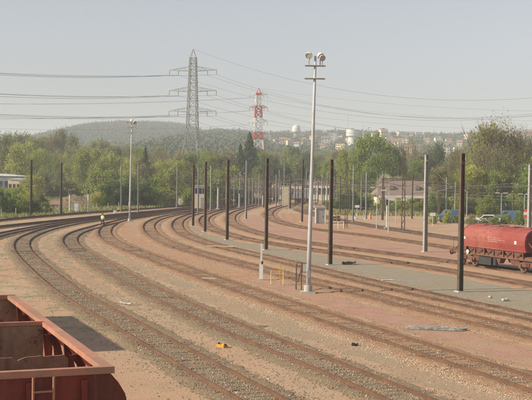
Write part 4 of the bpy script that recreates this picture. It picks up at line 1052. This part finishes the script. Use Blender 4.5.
for x, tp, y, w_, lf in ((-8,193,180,24,'dark'),(6,196,178,20,'dark'),(18,194,181,22,'green'),(33,199,184,18,'dark'),(45,202,187,14,'green'),(-14,186,205,24,'green'),(0,188,206,22,'dark'),(14,188,212,24,'green'),(27,190,208,20,'yellow'),(40,193,214,18,'olive'),(8,198,196,22,'dark'),(102,183,222,22,'green'),(114,180,228,24,'dark'),(127,182,224,22,'dark'),(142,183,226,24,'dark'),(156,186,228,22,'green'),(168,188,232,18,'olive'),(96,190,216,14,'yellow'),(186,187,240,16,'green')):
    L4.append(('shrub', lf, x, tp, y, w_))
row('in the hedge line behind the left tracks', 'bushes behind the left tracks', L4)
tree('conifer','dark',145,145.5,318,24,'slender dark conifer right of the far floodlight mast','dark conifers',0)
tree('conifer','dark',249,132,360,46,'broad dark conifer between the grey pylon and the middle brown pole','dark conifers',1)
tree('conifer','dark',240,143,352,30,'smaller dark conifer at the left side of the broad dark conifer','dark conifers',2)
L5 = []; x = 256
while x < 352: L5.append((ch(['broad','sparse','poplar','broad']), ch(['dark','olive','brown','olive','green']), x, rr.uniform(144,154), rr.uniform(430,520), rr.uniform(16,24))); x += rr.uniform(6,9)
L5 += [('broad','olive',254,149,400,18),('broad','green',263,150,395,20),('broad','olive',271,151,402,18)]
row('in the hazy belt behind the distant gantry', 'hazy trees behind the gantry', L5)
L5b = []; x = 258
while x < 345: L5b.append((ch(['broad','shrub','broad']), ch(['dark','olive','dark','green']), x, rr.uniform(158,168), rr.uniform(330,380), rr.uniform(14,22))); x += rr.uniform(7,10)
row('in the lower belt behind the distant gantry', 'lower trees behind the gantry', L5b)
big = [('broad','green',370,132,300,46,1),('broad','green',391,143,306,34,0),('broad','green',356,146,296,30,2),('broad','green',380,152,285,36,1),('poplar','yellow',343,148,300,20,0),('broad','green',362,165,278,34,2),('shrub','green',385,182,272,30,1),('shrub','green',347,186,262,26,0)]
bl = ['tallest rounded fresh green tree right of the floodlight mast','fresh green tree on the right shoulder of the big green tree','fresh green tree on the left shoulder of the big green tree','low fresh green tree in front of the big green tree, to the right','upright yellow-green tree at the left edge of the big green clump','low fresh green tree at the foot of the big green tree','green shrub under the right side of the big green clump','green shrub under the left side of the big green clump']
for (k_, lf, px_, tp, y, w_, v_), l_ in zip(big, bl): tree(k_, lf, px_, tp, y, w_, l_, 'big green clump', v_)
L6 = [('broad','dark',434,140,330,26),('broad','dark',428,152,322,28),('broad','green',418,158,318,24),('sparse','brown',408,132,345,26),('sparse','brown',398,138,350,24),('broad','olive',445,160,300,28),('poplar','olive',455,152,305,22),('sparse','brown',420,137,352,22),('broad','green',406,166,330,26),('blossom' and 'broad','blossom',386,172,262,20),('broad','blossom',399,174,266,16),('sparse','olive',412,168,300,20),('shrub','green',384,197,226,16),('shrub','yellow',398,199,228,18),('shrub','green',414,197,227,20),('shrub','dark',430,198,226,18)]
row('of the trees above the brown roofed building', 'trees behind the brown roofed building', L6)
L7 = [('sparse','brown',492,113,236,48),('broad','olive',490,122,238,44),('broad','olive',513,132,240,40),('sparse','olive',478,121,242,38),('sparse','brown',508,117,240,40),('sparse','brown',524,123,238,36),('sparse','brown',540,120,242,40),('sparse','olive',466,138,246,28),('sparse','brown',487,140,228,40),('sparse','olive',503,140,230,40),('sparse','olive',530,142,232,34),('sparse','brown',457,146,250,24),('broad','green',497,150,240,44),('broad','yellow',480,150,244,40),('broad','green',517,150,238,44),('broad','olive',538,148,240,44),('broad','olive',463,158,250,36),('broad','olive',560,140,250,44),('sparse','brown',585,125,255,40),('broad','green',610,140,250,44),('broad','olive',640,135,260,44),('broad','green',670,142,255,44)]
row('of the tall bare trees on the right', 'tall budding trees on the right', L7)
L8 = []; x = 438
while x < 690: L8.append((ch(['broad','broad','sparse','shrub']), ch(['yellow','green','yellow','olive','green']), x, rr.uniform(156,172), rr.uniform(212,228), rr.uniform(22,32))); x += rr.uniform(9,12)
row('of the fresh trees behind the parked cars', 'fresh trees behind the parked cars', L8)
L9 = []; x = 330
while x < 690: L9.append(('shrub', ch(['yellow','green','green','dark','olive']), x, rr.uniform(190,200) if x > 430 or x < 378 else rr.uniform(200,206), rr.uniform(196,208) if x > 430 else rr.uniform(214,232), rr.uniform(15,22))); x += rr.uniform(8,10)
row('in the hedge behind the right-hand tracks', 'hedge bushes behind the right tracks', L9)
L10 = []; x = 434
while x < 552: L10.append(('shrub', ch(['yellow','green','olive']), x, rr.uniform(209,216), rr.uniform(166,172), rr.uniform(9,14))); x += rr.uniform(10,15)
row('in the low scrub in front of the parked cars', 'low scrub in front of the parked cars', L10)
# far woods: hill on the left, slopes of the town on the right
def far_wood(name, n, pxr, yr, m_, seed, s=2.3, cond=None, per=12, hh=(6,11)):
    g = np.random.default_rng(seed); y = np.sqrt(g.uniform(yr[0]**2, yr[1]**2, n)); px = g.uniform(*pxr, n); x = (px-266)/FPX*y
    z = terrain(x, y); keep = np.ones(n, bool) if cond is None else cond(x, y, z, px); x, y, z = x[keep], y[keep], z[keep]; n = len(x)
    h = g.uniform(*hh, n); C = np.repeat(np.stack([x,y,z+h*.55],1), per, 0) + g.normal(size=(n*per,3))*np.repeat(np.stack([h*.28,h*.28,h*.22],1), per, 0)
    o = np_mesh(name, quads(C, s, .8, g), 4, m_); return tag(o, kind='stuff')
fw1 = mat('far_wood_foliage', (.075,.125,.055), (.13,.165,.075), .035, .8, 0, c3=(.13,.12,.08), coords='World', fine=(.12,.6), spec=.1)
far_wood('hillside_wood', 9500, (-30,245), (1150,1860), fw1, 3, .85, None, 56, (6,9))
far_wood('valley_wood', 3400, (-30,262), (500,1150), fw1, 4, .85, None, 44, (8,13))
HB = [(px_, on_slope(px_, b_).y, w_, b_, tp) for px_, b_, w_, tp, *_ in TOWN] + [(296,1400,10,0,0),(352,1300,13,0,0),(335,1300,6,0,0)]
def clear_of_houses(x, y, z, px):
    ok = np.ones(len(x), bool)
    for hx, hy, hw, *_ in HB: ok &= ~((np.abs(px-hx) < hw*.5+3.0) & (y > hy-160) & (y < hy+14))
    return ok & (np.sin(px*.21+y*.013)+np.sin(px*.07-y*.021) > -1.1)
far_wood('town_slope_wood', 4200, (205,560), (560,1460), fw1, 5, 1.0, clear_of_houses, 24, (4.5,8))
# ground cover: grass and weeds behind the left tracks, and beside the near siding
def tufts(name, pts, h, m_, seed):
    g = np.random.default_rng(seed); n = len(pts); a = g.uniform(0,2*PI,n); hh = h*g.uniform(.4,1.3,n); w_ = hh*.25
    P = np.concatenate([pts, np.zeros((n,1))],1); P[:,2] = terrain(P[:,0],P[:,1])-.01 if pts.shape[1] == 2 else P[:,2]
    d = np.stack([np.cos(a),np.sin(a),0*a],1)*w_[:,None]; u = np.stack([np.cos(a*3)*hh*.4, np.sin(a*3)*hh*.4, hh],1)
    V = np.stack([P-d, P+d, P+u],1).reshape(-1,3); return tag(np_mesh(name, V, 3, m_), kind='stuff')
g = np.random.default_rng(9)
def scatter_px(n, x0, x1, y0, y1):
    y = g.uniform(y0, y1, n); px = g.uniform(x0, x1, n); return np.stack([(px-266)/FPX*y, y],1)
M['grass'] = mat('rough_grass', (.20,.25,.07), (.30,.28,.12), .4, .9, 0, coords='World', transl=.2, c3=(.28,.23,.13))
M['weed'] = mat('low_weeds', (.14,.19,.05), (.20,.21,.09), 1.0, .9, 0, coords='World', transl=.2)
P_ = scatter_px(52000, -20, 215, 166, 300)
dJ = np.interp(P_[:,0], TR['J'][::-1,0] if TR['J'][0,0] > TR['J'][-1,0] else TR['J'][:,0], TR['J'][::-1,1] if TR['J'][0,0] > TR['J'][-1,0] else TR['J'][:,1])
P_ = P_[P_[:,1] > dJ+3.5]; tufts('grass', P_, .5, M['grass'], 1)
P_ = scatter_px(16000, 330, 560, 196, 240); tufts('grass', P_, .45, M['grass'], 2)
def near_tracks(P, keys, lo, hi):
    out = np.zeros(len(P), bool)
    for k in keys:
        d = np.min(np.linalg.norm(P[:,None,:]-TR[k][None,::2,:],axis=2),axis=1); out |= (d > lo) & (d < hi)
    return out
P_ = scatter_px(9000, -10, 200, 38, 110); s_ = np.sin(P_[:,0]*.9+P_[:,1]*.35)+np.sin(P_[:,0]*.37-P_[:,1]*.6+2)+g.normal(0,.35,len(P_))
P_ = P_[(s_ > .75) & near_tracks(P_, 'A', .8, 9) & (P_[:,0] < -2) ]; tufts('weeds', P_, .055, M['weed'], 3)
# loose ballast stones along the nearer tracks
M['stone'] = mat('ballast_stones', (.38,.28,.185), (.27,.20,.135), 9, .95, 0, c3=(.44,.34,.235), coords='World', fine=(14,.7), spec=.15)
def stones(name, keys, n, dmin, dmax, wd, size, m_, seed, bias=0.0):
    g = np.random.default_rng(seed); out = []
    for k in keys:
        Q = TR[k]; T, Nn = frame(Q); idx = np.where((Q[:,1] > dmin) & (Q[:,1] < dmax))[0]
        if len(idx) < 2: continue
        w_ = 1/Q[idx,1]**1.5; w_ /= w_.sum(); i = g.choice(idx, n, p=w_); u = g.normal(bias, wd*.55, n); al = g.uniform(0,1,n)
        P = Q[i] + Nn[i]*u[:,None] + T[i]*al[:,None]; px = 266+P[:,0]/P[:,1]*FPX; r_ = np.abs(np.abs(u)-.7535) > .06
        z = np.interp(np.abs(u), [0,1.2,1.45,1.65,2.5], [.024,.042,.03,0.005,.0]); kp = (px > -8) & (px < 540) & r_
        out.append(np.stack([P[kp,0],P[kp,1],z[kp]],1))
    C = np.concatenate(out); n = len(C); s = size*g.uniform(.5,1.4,n)[:,None]*(1+C[:,1:2]*.004)
    D = np.array([[1,0,0],[0,1,0],[-1,0,0],[0,-1,0],[0,0,.8],[0,0,-.8]],float); a = g.uniform(0,2*PI,n); ca, sa = np.cos(a), np.sin(a)
    Vx = []
    for d in D:
        j = d*g.uniform(.6,1.2,(n,1)); x_ = j[:,0]*ca-j[:,1]*sa; y_ = j[:,0]*sa+j[:,1]*ca; Vx.append(C+np.stack([x_,y_,j[:,2]+.15],1)*s)
    F = [(0,1,4),(1,2,4),(2,3,4),(3,0,4)]
    V = np.stack([np.stack([Vx[i] for i in f],1) for f in F],1).reshape(-1,3)
    return tag(np_mesh(name, V, 3, m_), kind='stuff')
stones('ballast_stones', 'ABCDE', 19000, 24, 125, 1.6, .029, M['stone'], 5)
M['stone2'] = mat('pale_stones', (.55,.45,.32), (.42,.32,.22), 9, .95, 0, coords='World')
stones('shoulder_stones', 'C', 4200, 24, 110, .75, .028, M['stone2'], 8, -1.75)
M['cinder'] = mat('dark_cinders', (.16,.12,.09), (.24,.18,.13), 9, .95, 0, coords='World')
stones('dark_cinders', 'ABCDE', 2600, 24, 120, 3.6, .030, M['cinder'], 12)
stones('pale_stones', 'ABCD', 330, 24, 100, 2.4, .038, M['stone2'], 6)

# ------------------------------------------------------------------ buildings
M['roof_red'] = mat('red_tile_roof', (.30,.16,.115), (.24,.13,.095), .6, .85, rnd=.15)
M['roof_grey'] = mat('slate_roof', (.16,.16,.17), (.12,.12,.13), .6, .7)
M['roof_brown'] = mat('brown_tile_roof', (.27,.205,.165), (.22,.165,.13), 1.5, .9, .2, fine=(9,.75))
WM = {'white': mat('white_render', (.74,.71,.65), (.66,.63,.57), .5, .8), 'cream': mat('cream_render', (.68,.58,.42), (.6,.51,.37), .5, .8),
      'pink': mat('pink_render', (.62,.47,.39), (.56,.42,.35), .5, .8), 'tan': mat('tan_render', (.48,.38,.28), (.42,.33,.25), .5, .8), 'orange': mat('orange_render', (.66,.36,.19), (.58,.31,.17), .5, .8), 'grey': mat('grey_render', (.42,.42,.42), (.36,.36,.37), .5, .8)}
def house(name, label, pos, w_, d_, h_, roof_h, wall, roof, rz=0, floors=2, cols=3, group=None, flat=False, chim=True, cat='house', gable_front=False):
    t = thing(name, label, cat, pos, rz, group)
    q = MB(); q.box((0,0,h_/2-.5),(w_,d_,h_+1)); 
    if not flat:
        if gable_front: q.add([(-w_/2,-d_/2,h_),(w_/2,-d_/2,h_),(0,-d_/2,h_+roof_h),(-w_/2,d_/2,h_),(w_/2,d_/2,h_),(0,d_/2,h_+roof_h)],[(0,1,2),(5,4,3)])
        else: q.add([(-w_/2,-d_/2,h_),(-w_/2,d_/2,h_),(-w_/2,0,h_+roof_h),(w_/2,-d_/2,h_),(w_/2,d_/2,h_),(w_/2,0,h_+roof_h)],[(0,2,1),(3,4,5)])
    obj('wall', q, WM[wall], t); q = MB(); e = .35
    if flat: q.box((0,0,h_+.25),(w_+.3,d_+.3,.5))
    else:
        a, b = (d_, w_) if not gable_front else (w_, d_)
        pr = [(-a/2-e,h_-e*roof_h/(a/2)),(0,h_+roof_h),(a/2+e,h_-e*roof_h/(a/2)),(a/2+e,h_+.25-e*roof_h/(a/2)),(0,h_+roof_h+.28),(-a/2-e,h_+.25-e*roof_h/(a/2))]
        if gable_front: q.prism(pr, ((0,-b/2-e,0),(0,b/2+e,0)))
        else: q.prism(pr, ((-b/2-e,0,0),(b/2+e,0,0)))
    r = obj('roof', q, roof, t)
    if chim and not flat:
        c = MB(); c.box((w_*.22,d_*.1,h_+roof_h*.9),(.8,.8,roof_h*.9+.6)); obj('chimney', c, M['roof_red'], r)
    for f in range(floors):
        for c_ in range(cols):
            q = MB(); x = (c_-(cols-1)/2)*w_/cols; z = h_*(f+.55)/floors; hh = h_/floors*.45; ww = min(w_/cols*.42, 1.6)
            q.box((x,-d_/2-.02,z),(ww,.06,hh)); wn = obj('window', q, M['dark'], t)
            q = MB(); q.box((x,-d_/2-.06,z-hh/2-.08),(ww+.3,.14,.12)); obj('sill', q, M['white'], wn)
    return t
TOWN.sort(key=lambda q: q[0]); cnt = {}
for px_, b_, w_, tp, wall, rf, kd in TOWN:
    p = on_slope(px_, b_); W_ = w_*p.y/FPX; H_ = (b_-tp)*p.y/FPX; flat = kd >= 2
    rn = {'r':'red-roofed','g':'slate-roofed','f':'flat-roofed'}[rf]; key = (wall, rn); cnt[key] = cnt.get(key, 0)+1
    lab = '%s %s %s on the far town hillside, %s such from the left' % (wall, rn, 'block' if flat else 'house', ORD[cnt[key]-1])
    house('apartment_block' if flat else 'house', lab, p, W_, min(W_*.8, 12), H_, W_*.28, wall, M['roof_red'] if rf == 'r' else M['roof_grey'], R(rr.uniform(-25,35)), 3 if flat else 2, 4 if flat else 3, 'houses on the far hillside', flat, True, 'block' if flat else 'house', kd == 1)
# water tower with domed head, white cylindrical tower, spire, thin masts
p = on_slope(296, 141); k = p.y/FPX*.84
t = thing('water_tower', 'white round-headed water tower on the ridge right of the red and white pylon', 'water tower', p)
q = MB(); q.lathe([(2.2*k,0),(1.9*k,5*k),(2.4*k,8.5*k)], (0,0,0), 18); obj('stem', q, WM['tan'], t)
zt_ = 8.5*k; q = MB(); q.lathe([(2.3*k,zt_),(4.3*k,zt_+1.6*k)], (0,0,0), 20); obj('tank_base', q, M['concrete'], t)
q = MB(); q.lathe([(4.3*k,zt_+1.6*k),(4.7*k,zt_+3.2*k),(4.8*k,zt_+6*k),(4.4*k,zt_+8.3*k),(3.2*k,zt_+10*k),(1.6*k,zt_+10.8*k),(.3*k,zt_+11*k)], (0,0,0), 24); obj('tank', q, M['white'], t, True)
p = on_slope(352, 145); k = p.y/FPX
t = thing('storage_tower', 'broad white cylindrical tower left above the big green tree', 'water tower', p)
q = MB(); q.lathe([(4*k,-2),(4*k,8*k),(6*k,9*k),(6*k,15*k),(5*k,15.6*k)], (0,0,0), 24); obj('tank', q, M['white'], t)
q = MB(); q.lathe([(3*k,15.6*k),(.4*k,16.8*k)], (0,0,0), 24); obj('cap', q, M['roof_grey'], t)
p = on_slope(335, 141); k = p.y/FPX
t = thing('church', 'dark church spire on the ridge left of the white cylindrical tower', 'church', p)
q = MB(); q.box((0,0,4*k),(3.4*k,3.4*k,8*k)); obj('tower', q, WM['grey'], t)
q = MB(); q.box((0,0,11*k),(3.8*k,3.8*k,6*k), top=.03); obj('spire', q, M['roof_grey'], t)
q = MB(); q.box((4*k,0,2*k),(6*k,3*k,4*k)); q.prism([(-1.9*k,4*k),(0,6*k),(1.9*k,4*k)],((1.71*k,0,0),(7.2*k,0,0))); obj('nave', q, WM['tan'], t)
for px_, tp, l_ in ((347.5,114,'very thin aerial mast rising left of the white cylindrical tower'),(363,124,'short thin aerial mast behind the big green tree')):
    p = on_slope(px_, 143); h = zat(px_, tp, p.y)-p.z; t = thing('aerial_mast', l_, 'mast', p)
    q = MB(); q.tube([(0,0,0),(0,0,h)], [.55,.22], 6); obj('shaft', q, M['steel_pale'], t); q = MB(); q.tube([(-.9,0,h*.9),(.9,0,h*.9)], .15, 5); obj('antenna', q, M['steel_grey'], t)
# brown roofed low building behind the right tracks
y = 245.0; a = at(375, 205, y); b = at(437, 205, y); W_ = b.x-a.x; h1 = zat(400, 197, y); h0 = 0.0
t = thing('station_building', 'low building with broad brown roof and white fascia behind the right tracks', 'building', ((a.x+b.x)/2, y+4, 0), 0)
q = MB(); q.box((0,0,h1/2),(W_-1,8,h1)); obj('wall', q, WM['cream'], t)
q = MB(); q.box((-1.2,-4.6,h1+.1),(W_*.72,1.3,.55)); q.box((-W_*.30,-4.8,h1-.55),(3.2,1.0,.6)); q.box((W_*.02,-4.8,h1-.55),(3.0,1.0,.6)); obj('fascia', q, M['white'], t)
zr = zat(400, 180.5, y)
q = MB(); q.add([(-W_/2-.4,-4.8,h1+.38),(W_/2+.4,-4.8,h1+.38),(W_/2+.4,4.8,h1+.38),(-W_/2-.4,4.8,h1+.38),(-W_/2+2.6,0,zr),(W_/2-2.6,0,zr)],[(0,1,5,4),(2,3,4,5),(1,2,5),(3,0,4),(3,2,1,0)])
r = obj('roof', q, M['roof_brown'], t)
for x in (-3.2,2.6):
    q = MB(); q.box((x,-2.6,(h1+zr)/2+.3),(.9,1.4,.9)); obj('dormer', q, M['roof_brown'], r)
for k_ in range(5):
    q = MB(); x = (k_-2)*W_/5.5; q.box((x,-4.03,h1*.5),(1.2,.06,1.4)); wn = obj('window', q, M['dark'], t); q = MB(); q.box((x,-4.1,h1*.5-.8),(1.4,.16,.1)); obj('sill', q, M['white'], wn)
# signal cabin
y = gp(199.5, 209).y; b = at(199.5, 209, y); t = thing('signal_cabin', 'small cream signal cabin with windows behind the close pair of poles', 'signal cabin', (b.x+.1, y, 0), R(5)); W_ = 12*y/FPX; H_ = zat(199, 186, y)
q = MB(); q.box((0,W_*.35,H_*.3),(W_,W_*.7,H_*.6)); obj('wall', q, M['cream'], t)
q = MB(); q.box((0,W_*.35,H_*.785),(W_*1.02,W_*.72,H_*.37)); up = obj('upper_wall', q, M['white'], t)
for k_ in range(3):
    q = MB(); q.box(((k_-1)*W_*.32,-.06,H_*.79),(W_*.25,.05,H_*.24)); obj('window', q, M['dark'], t)
q = MB(); q.box((0,W_*.35,H_+.05),(W_*1.15,W_*.85,.16)); obj('roof', q, M['concrete'], t)
q = MB(); q.box((W_*.2,-.03,H_*.28),(.7,.05,H_*.45)); obj('door', q, M['steel_grey'], t)
# warehouse at the far left
def shed(name, label, pxa, pxb, y, top, base_row, m_, roof, n_v=5, rh=.8, group=None, hgt=None):
    a = at(pxa, 190, y); b = at(pxb, 190, y); gz = float(terrain((a.x+b.x)/2, y)); H_ = zat((pxa+pxb)/2, top, y)-gz; W_ = b.x-a.x
    t = thing(name, label, 'building', ((a.x+b.x)/2, y+6, gz), 0, group)
    q = MB(); q.box((0,0,H_/2),(W_,12,H_)); obj('wall', q, m_, t)
    k = 4 if W_ > 14 else 1
    for i in range(k):
        q = MB(); x0 = -W_/2+W_*i/k; x1 = x0+W_/k; q.prism([(0,0),(W_/k/2,rh),(W_/k,0)] , ((x0,6.2,H_),(x0,-6.2,H_))); q.v = [(x if True else x, yy, z) for x, yy, z in q.v]
        q.v = [(2*x0-x, yy, z) for x, yy, z in q.v]; q.f = [f[::-1] for f in q.f]; obj('roof', q, roof, t)
    for i in range(n_v):
        q = MB(); q.box((-W_/2+W_*(i+.5)/n_v,-6.03,H_*.55),(W_/n_v*.6,.06,H_*.4)); obj('window', q, M['dark'], t)
    return t
WM['bluegrey'] = mat('blue_grey_cladding', (.16,.19,.24), (.20,.22,.26), .5, .7)
M['roof_white'] = mat('pale_sheet_roof', (.66,.66,.64), (.55,.55,.54), .8, .6)
shed('warehouse', 'long pale warehouse with white ridged roof at the far left edge', -30, 20, 300, 176, 190, WM['bluegrey'], M['roof_white'], 9, .6)
shed('warehouse', 'cream shed just in front of the long warehouse at the left edge', 8, 20, 285, 179.5, 190, WM['cream'], M['roof_white'], 3, .35)
for i, (pa, pb, y, tp, m_, l_) in enumerate(((272,282,300,186,'white','low white shed left of the cream relay box in the distance'),(291,304,310,185,'pink','low pinkish shed between relay box and floodlight mast in the distance'),(312,331,305,184,'white','long low white shed right of the floodlight mast in the distance'),(306,320,330,181,'tan','tan shed behind the white shed near the floodlight mast'),(254,268,320,184,'pink','low pinkish shed behind the middle brown pole'),(228,246,300,189,'grey','low dark grey shed behind the cream signal post'))):
    shed('shed', l_, pa, pb, y, tp, 200, WM[m_], M['roof_grey'] if i % 2 else M['roof_red'], 4, .7, 'sheds beyond the yard')
# gantries across the distant tracks
def gantry(label, pxa, pxb, y, top, th, name='signal_gantry', ms='steel_dark'):
    a = at(pxa, 190, y); b = at(pxb, 190, y); z = zat((pxa+pxb)/2, top, y); t = thing(name, label, 'gantry', (a.x,y,0)); W_ = b.x-a.x
    for x in (0, W_):
        q = MB(); q.box((x,0,z/2),(.35,.35,z)); obj('post', q, M[ms], t)
    q = MB(); n = max(4, int(W_/1.4))
    for zz in (z, z-th):
        for yy in (-.25,.25): q.tube([(0,yy,zz),(W_,yy,zz)], .06, 4)
    for i in range(n):
        for yy in (-.25,.25): q.tube([(W_*i/n,yy,z if i % 2 else z-th),(W_*(i+1)/n,yy,z-th if i % 2 else z)], .04, 4)
    obj('beam', q, M[ms], t); return t
gantry('long lattice gantry over the distant tracks, crossing behind the floodlight mast', 264, 333, 232, 178.2, .75)
gantry('lower gantry beam behind the floodlight mast, under the long one', 268, 334, 262, 189.5, .5)
gantry('gantry beam in front of the brown roof of the low building', 383, 439, 178, 178.8, .3)
gantry('short gantry right of the fourth brown pole', 229.5, 245, 225, 176.5, .3)
gantry('thin gantry beam far behind the relay box', 276, 330, 290, 183.5, .5)
gantry('wide thin gantry right of the right-hand walkway pole', 330, 384, 210, 186, .35)
gantry('thin gantry between fourth and middle brown poles, far off', 240, 290, 300, 181, .5)
gantry('low gantry left of the middle brown pole carrying signals', 214, 262, 260, 184.5, .35)
# dark wagons standing far off
def far_wagon(label, pxa, pxb, y, m_, g_='wagons standing far off'):
    a = at(pxa, 195, y); b = at(pxb, 195, y); W_ = b.x-a.x; t = thing('freight_wagon', label, 'wagon', ((a.x+b.x)/2,y,0), R(2), g_)
    q = MB(); q.box((0,0,2.2),(W_,2.7,2.2)); q.prism([(-1.35,3.3),(-.9,3.65),(.9,3.65),(1.35,3.3)],((-W_/2,0,0),(W_/2,0,0))); obj('body', q, m_, t)
    q = MB(); q.box((0,0,1.0),(W_,2.2,.2)); obj('underframe', q, M['steel_dark'], t)
    for x in (-W_*.36,-W_*.24,W_*.24,W_*.36):
        q = MB(); 
        for s in (-1,1):
            n = 14; vs = [(x+.45*math.cos(2*PI*k/n), s*.75+h, .63+.45*math.sin(2*PI*k/n)) for h in (-.06,.06) for k in range(n)]; q.add(vs, [tuple(range(n-1,-1,-1)), tuple(range(n,2*n))]+[(k,(k+1) % n,n+(k+1) % n,n+k) for k in range(n)])
        q.tube([(x,-.75,.63),(x,.75,.63)], .07, 6); obj('wheelset', q, M['wheel'], t)
    q = MB(); q.box((0,-1.37,2.2),(W_*.25,.05,1.9)); obj('door', q, m_, t)
M['wag_dkgreen'] = mat('dark_green_wagon', (.04,.07,.055), (.06,.085,.07), .6, .7)
far_wagon('dark green freight wagon far off behind the fourth brown pole', 222, 243, 268, M['wag_dkgreen'])
far_wagon('dark brown freight wagon beyond the relay box', 262, 279, 285, M['steel_dark'])
far_wagon('pale grey freight wagon far off behind the floodlight mast', 294, 313, 275, M['steel_grey'])
# brown earth banks
def bank(name, pts, h, m_, seed):
    g = np.random.default_rng(seed); (xa, ya), (xb, yb), wd = pts; n, k = 60, 16; V = []
    for i in range(n):
        f = i/(n-1); cx, cy = xa+(xb-xa)*f, ya+(yb-ya)*f; dx, dy = xb-xa, yb-ya; l = math.hypot(dx,dy); nx_, ny_ = -dy/l, dx/l; pf = math.sin(PI*f)**.5
        for j in range(k):
            u = j/(k-1)*2-1; z = h*pf*max(0,1-u*u)**1.1*(1+.25*math.sin(i*.9+seed)+g.normal(0,.22)) - .08
            V.append((cx+nx_*u*wd, cy+ny_*u*wd, z))
    fs = [(i*k+j, (i+1)*k+j, (i+1)*k+j+1, i*k+j+1) for i in range(n-1) for j in range(k-1)]
    return tag(link_mesh(name, V, fs, m_, None, True), kind='structure')
M['earth'] = mat('brown_earth', (.27,.19,.12), (.17,.12,.08), .5, .95, .8, c3=(.20,.19,.09), coords='World', fine=(3,.6), dist=.15)
a = gp(46, 209); b = gp(99, 206.5); bank('earth_bank', ((a.x,a.y+8),(b.x,b.y+8),7), 1.7, M['earth'], 1)
a = gp(278, 214); b = gp(340, 209); bank('earth_bank', ((a.x+4,a.y+26),(b.x,b.y+2),5), .9, M['earth'], 2)
a = gp(300, 216); b = gp(352, 224)
# pale chalky strip along the inside of track H
strip('path', TR['H'], TR['I'], 2.0, 4.4, 60, 60.5, M['chalk'], .014, 4) if False else None
# chain-link boundary fence behind the left tracks, posts and wires
t = thing('boundary_fence', 'low fence of thin concrete posts along the foot of the left bushes', 'fence', (0,0,0))
Q = TR['J'] ; 
for i in range(20, len(Q)-60, 5):
    T_, N_ = frame(Q); p = Q[i] - N_[i]*5.0 if (Q[i]-N_[i]*5.0)[1] > Q[i][1] else Q[i] + N_[i]*5.0
    px_ = 266+p[0]/p[1]*FPX
    if -15 < px_ < 200 and p[1] < 235:
        q = MB(); q.box((p[0],p[1],.65),(.12,.12,1.3)); obj('post', q, M['concrete'], t)

# ------------------------------------------------------------------ haze (encloses the camera and everything built; the sky stays outside)
hz = MB(); hz.box((100, 1900, 62), (5600, 4700, 126)); hm = bpy.data.materials.new('haze'); hm.use_nodes = True
n_ = hm.node_tree; n_.nodes.clear(); pv = n_.nodes.new('ShaderNodeVolumePrincipled'); ho = n_.nodes.new('ShaderNodeOutputMaterial')
pv.inputs['Color'].default_value = (.86, .92, 1.0, 1); pv.inputs['Density'].default_value = 0.00038; pv.inputs['Anisotropy'].default_value = 0.0
n_.links.new(pv.outputs[0], ho.inputs['Volume'])
tag(obj('haze', hz, hm), kind='stuff')
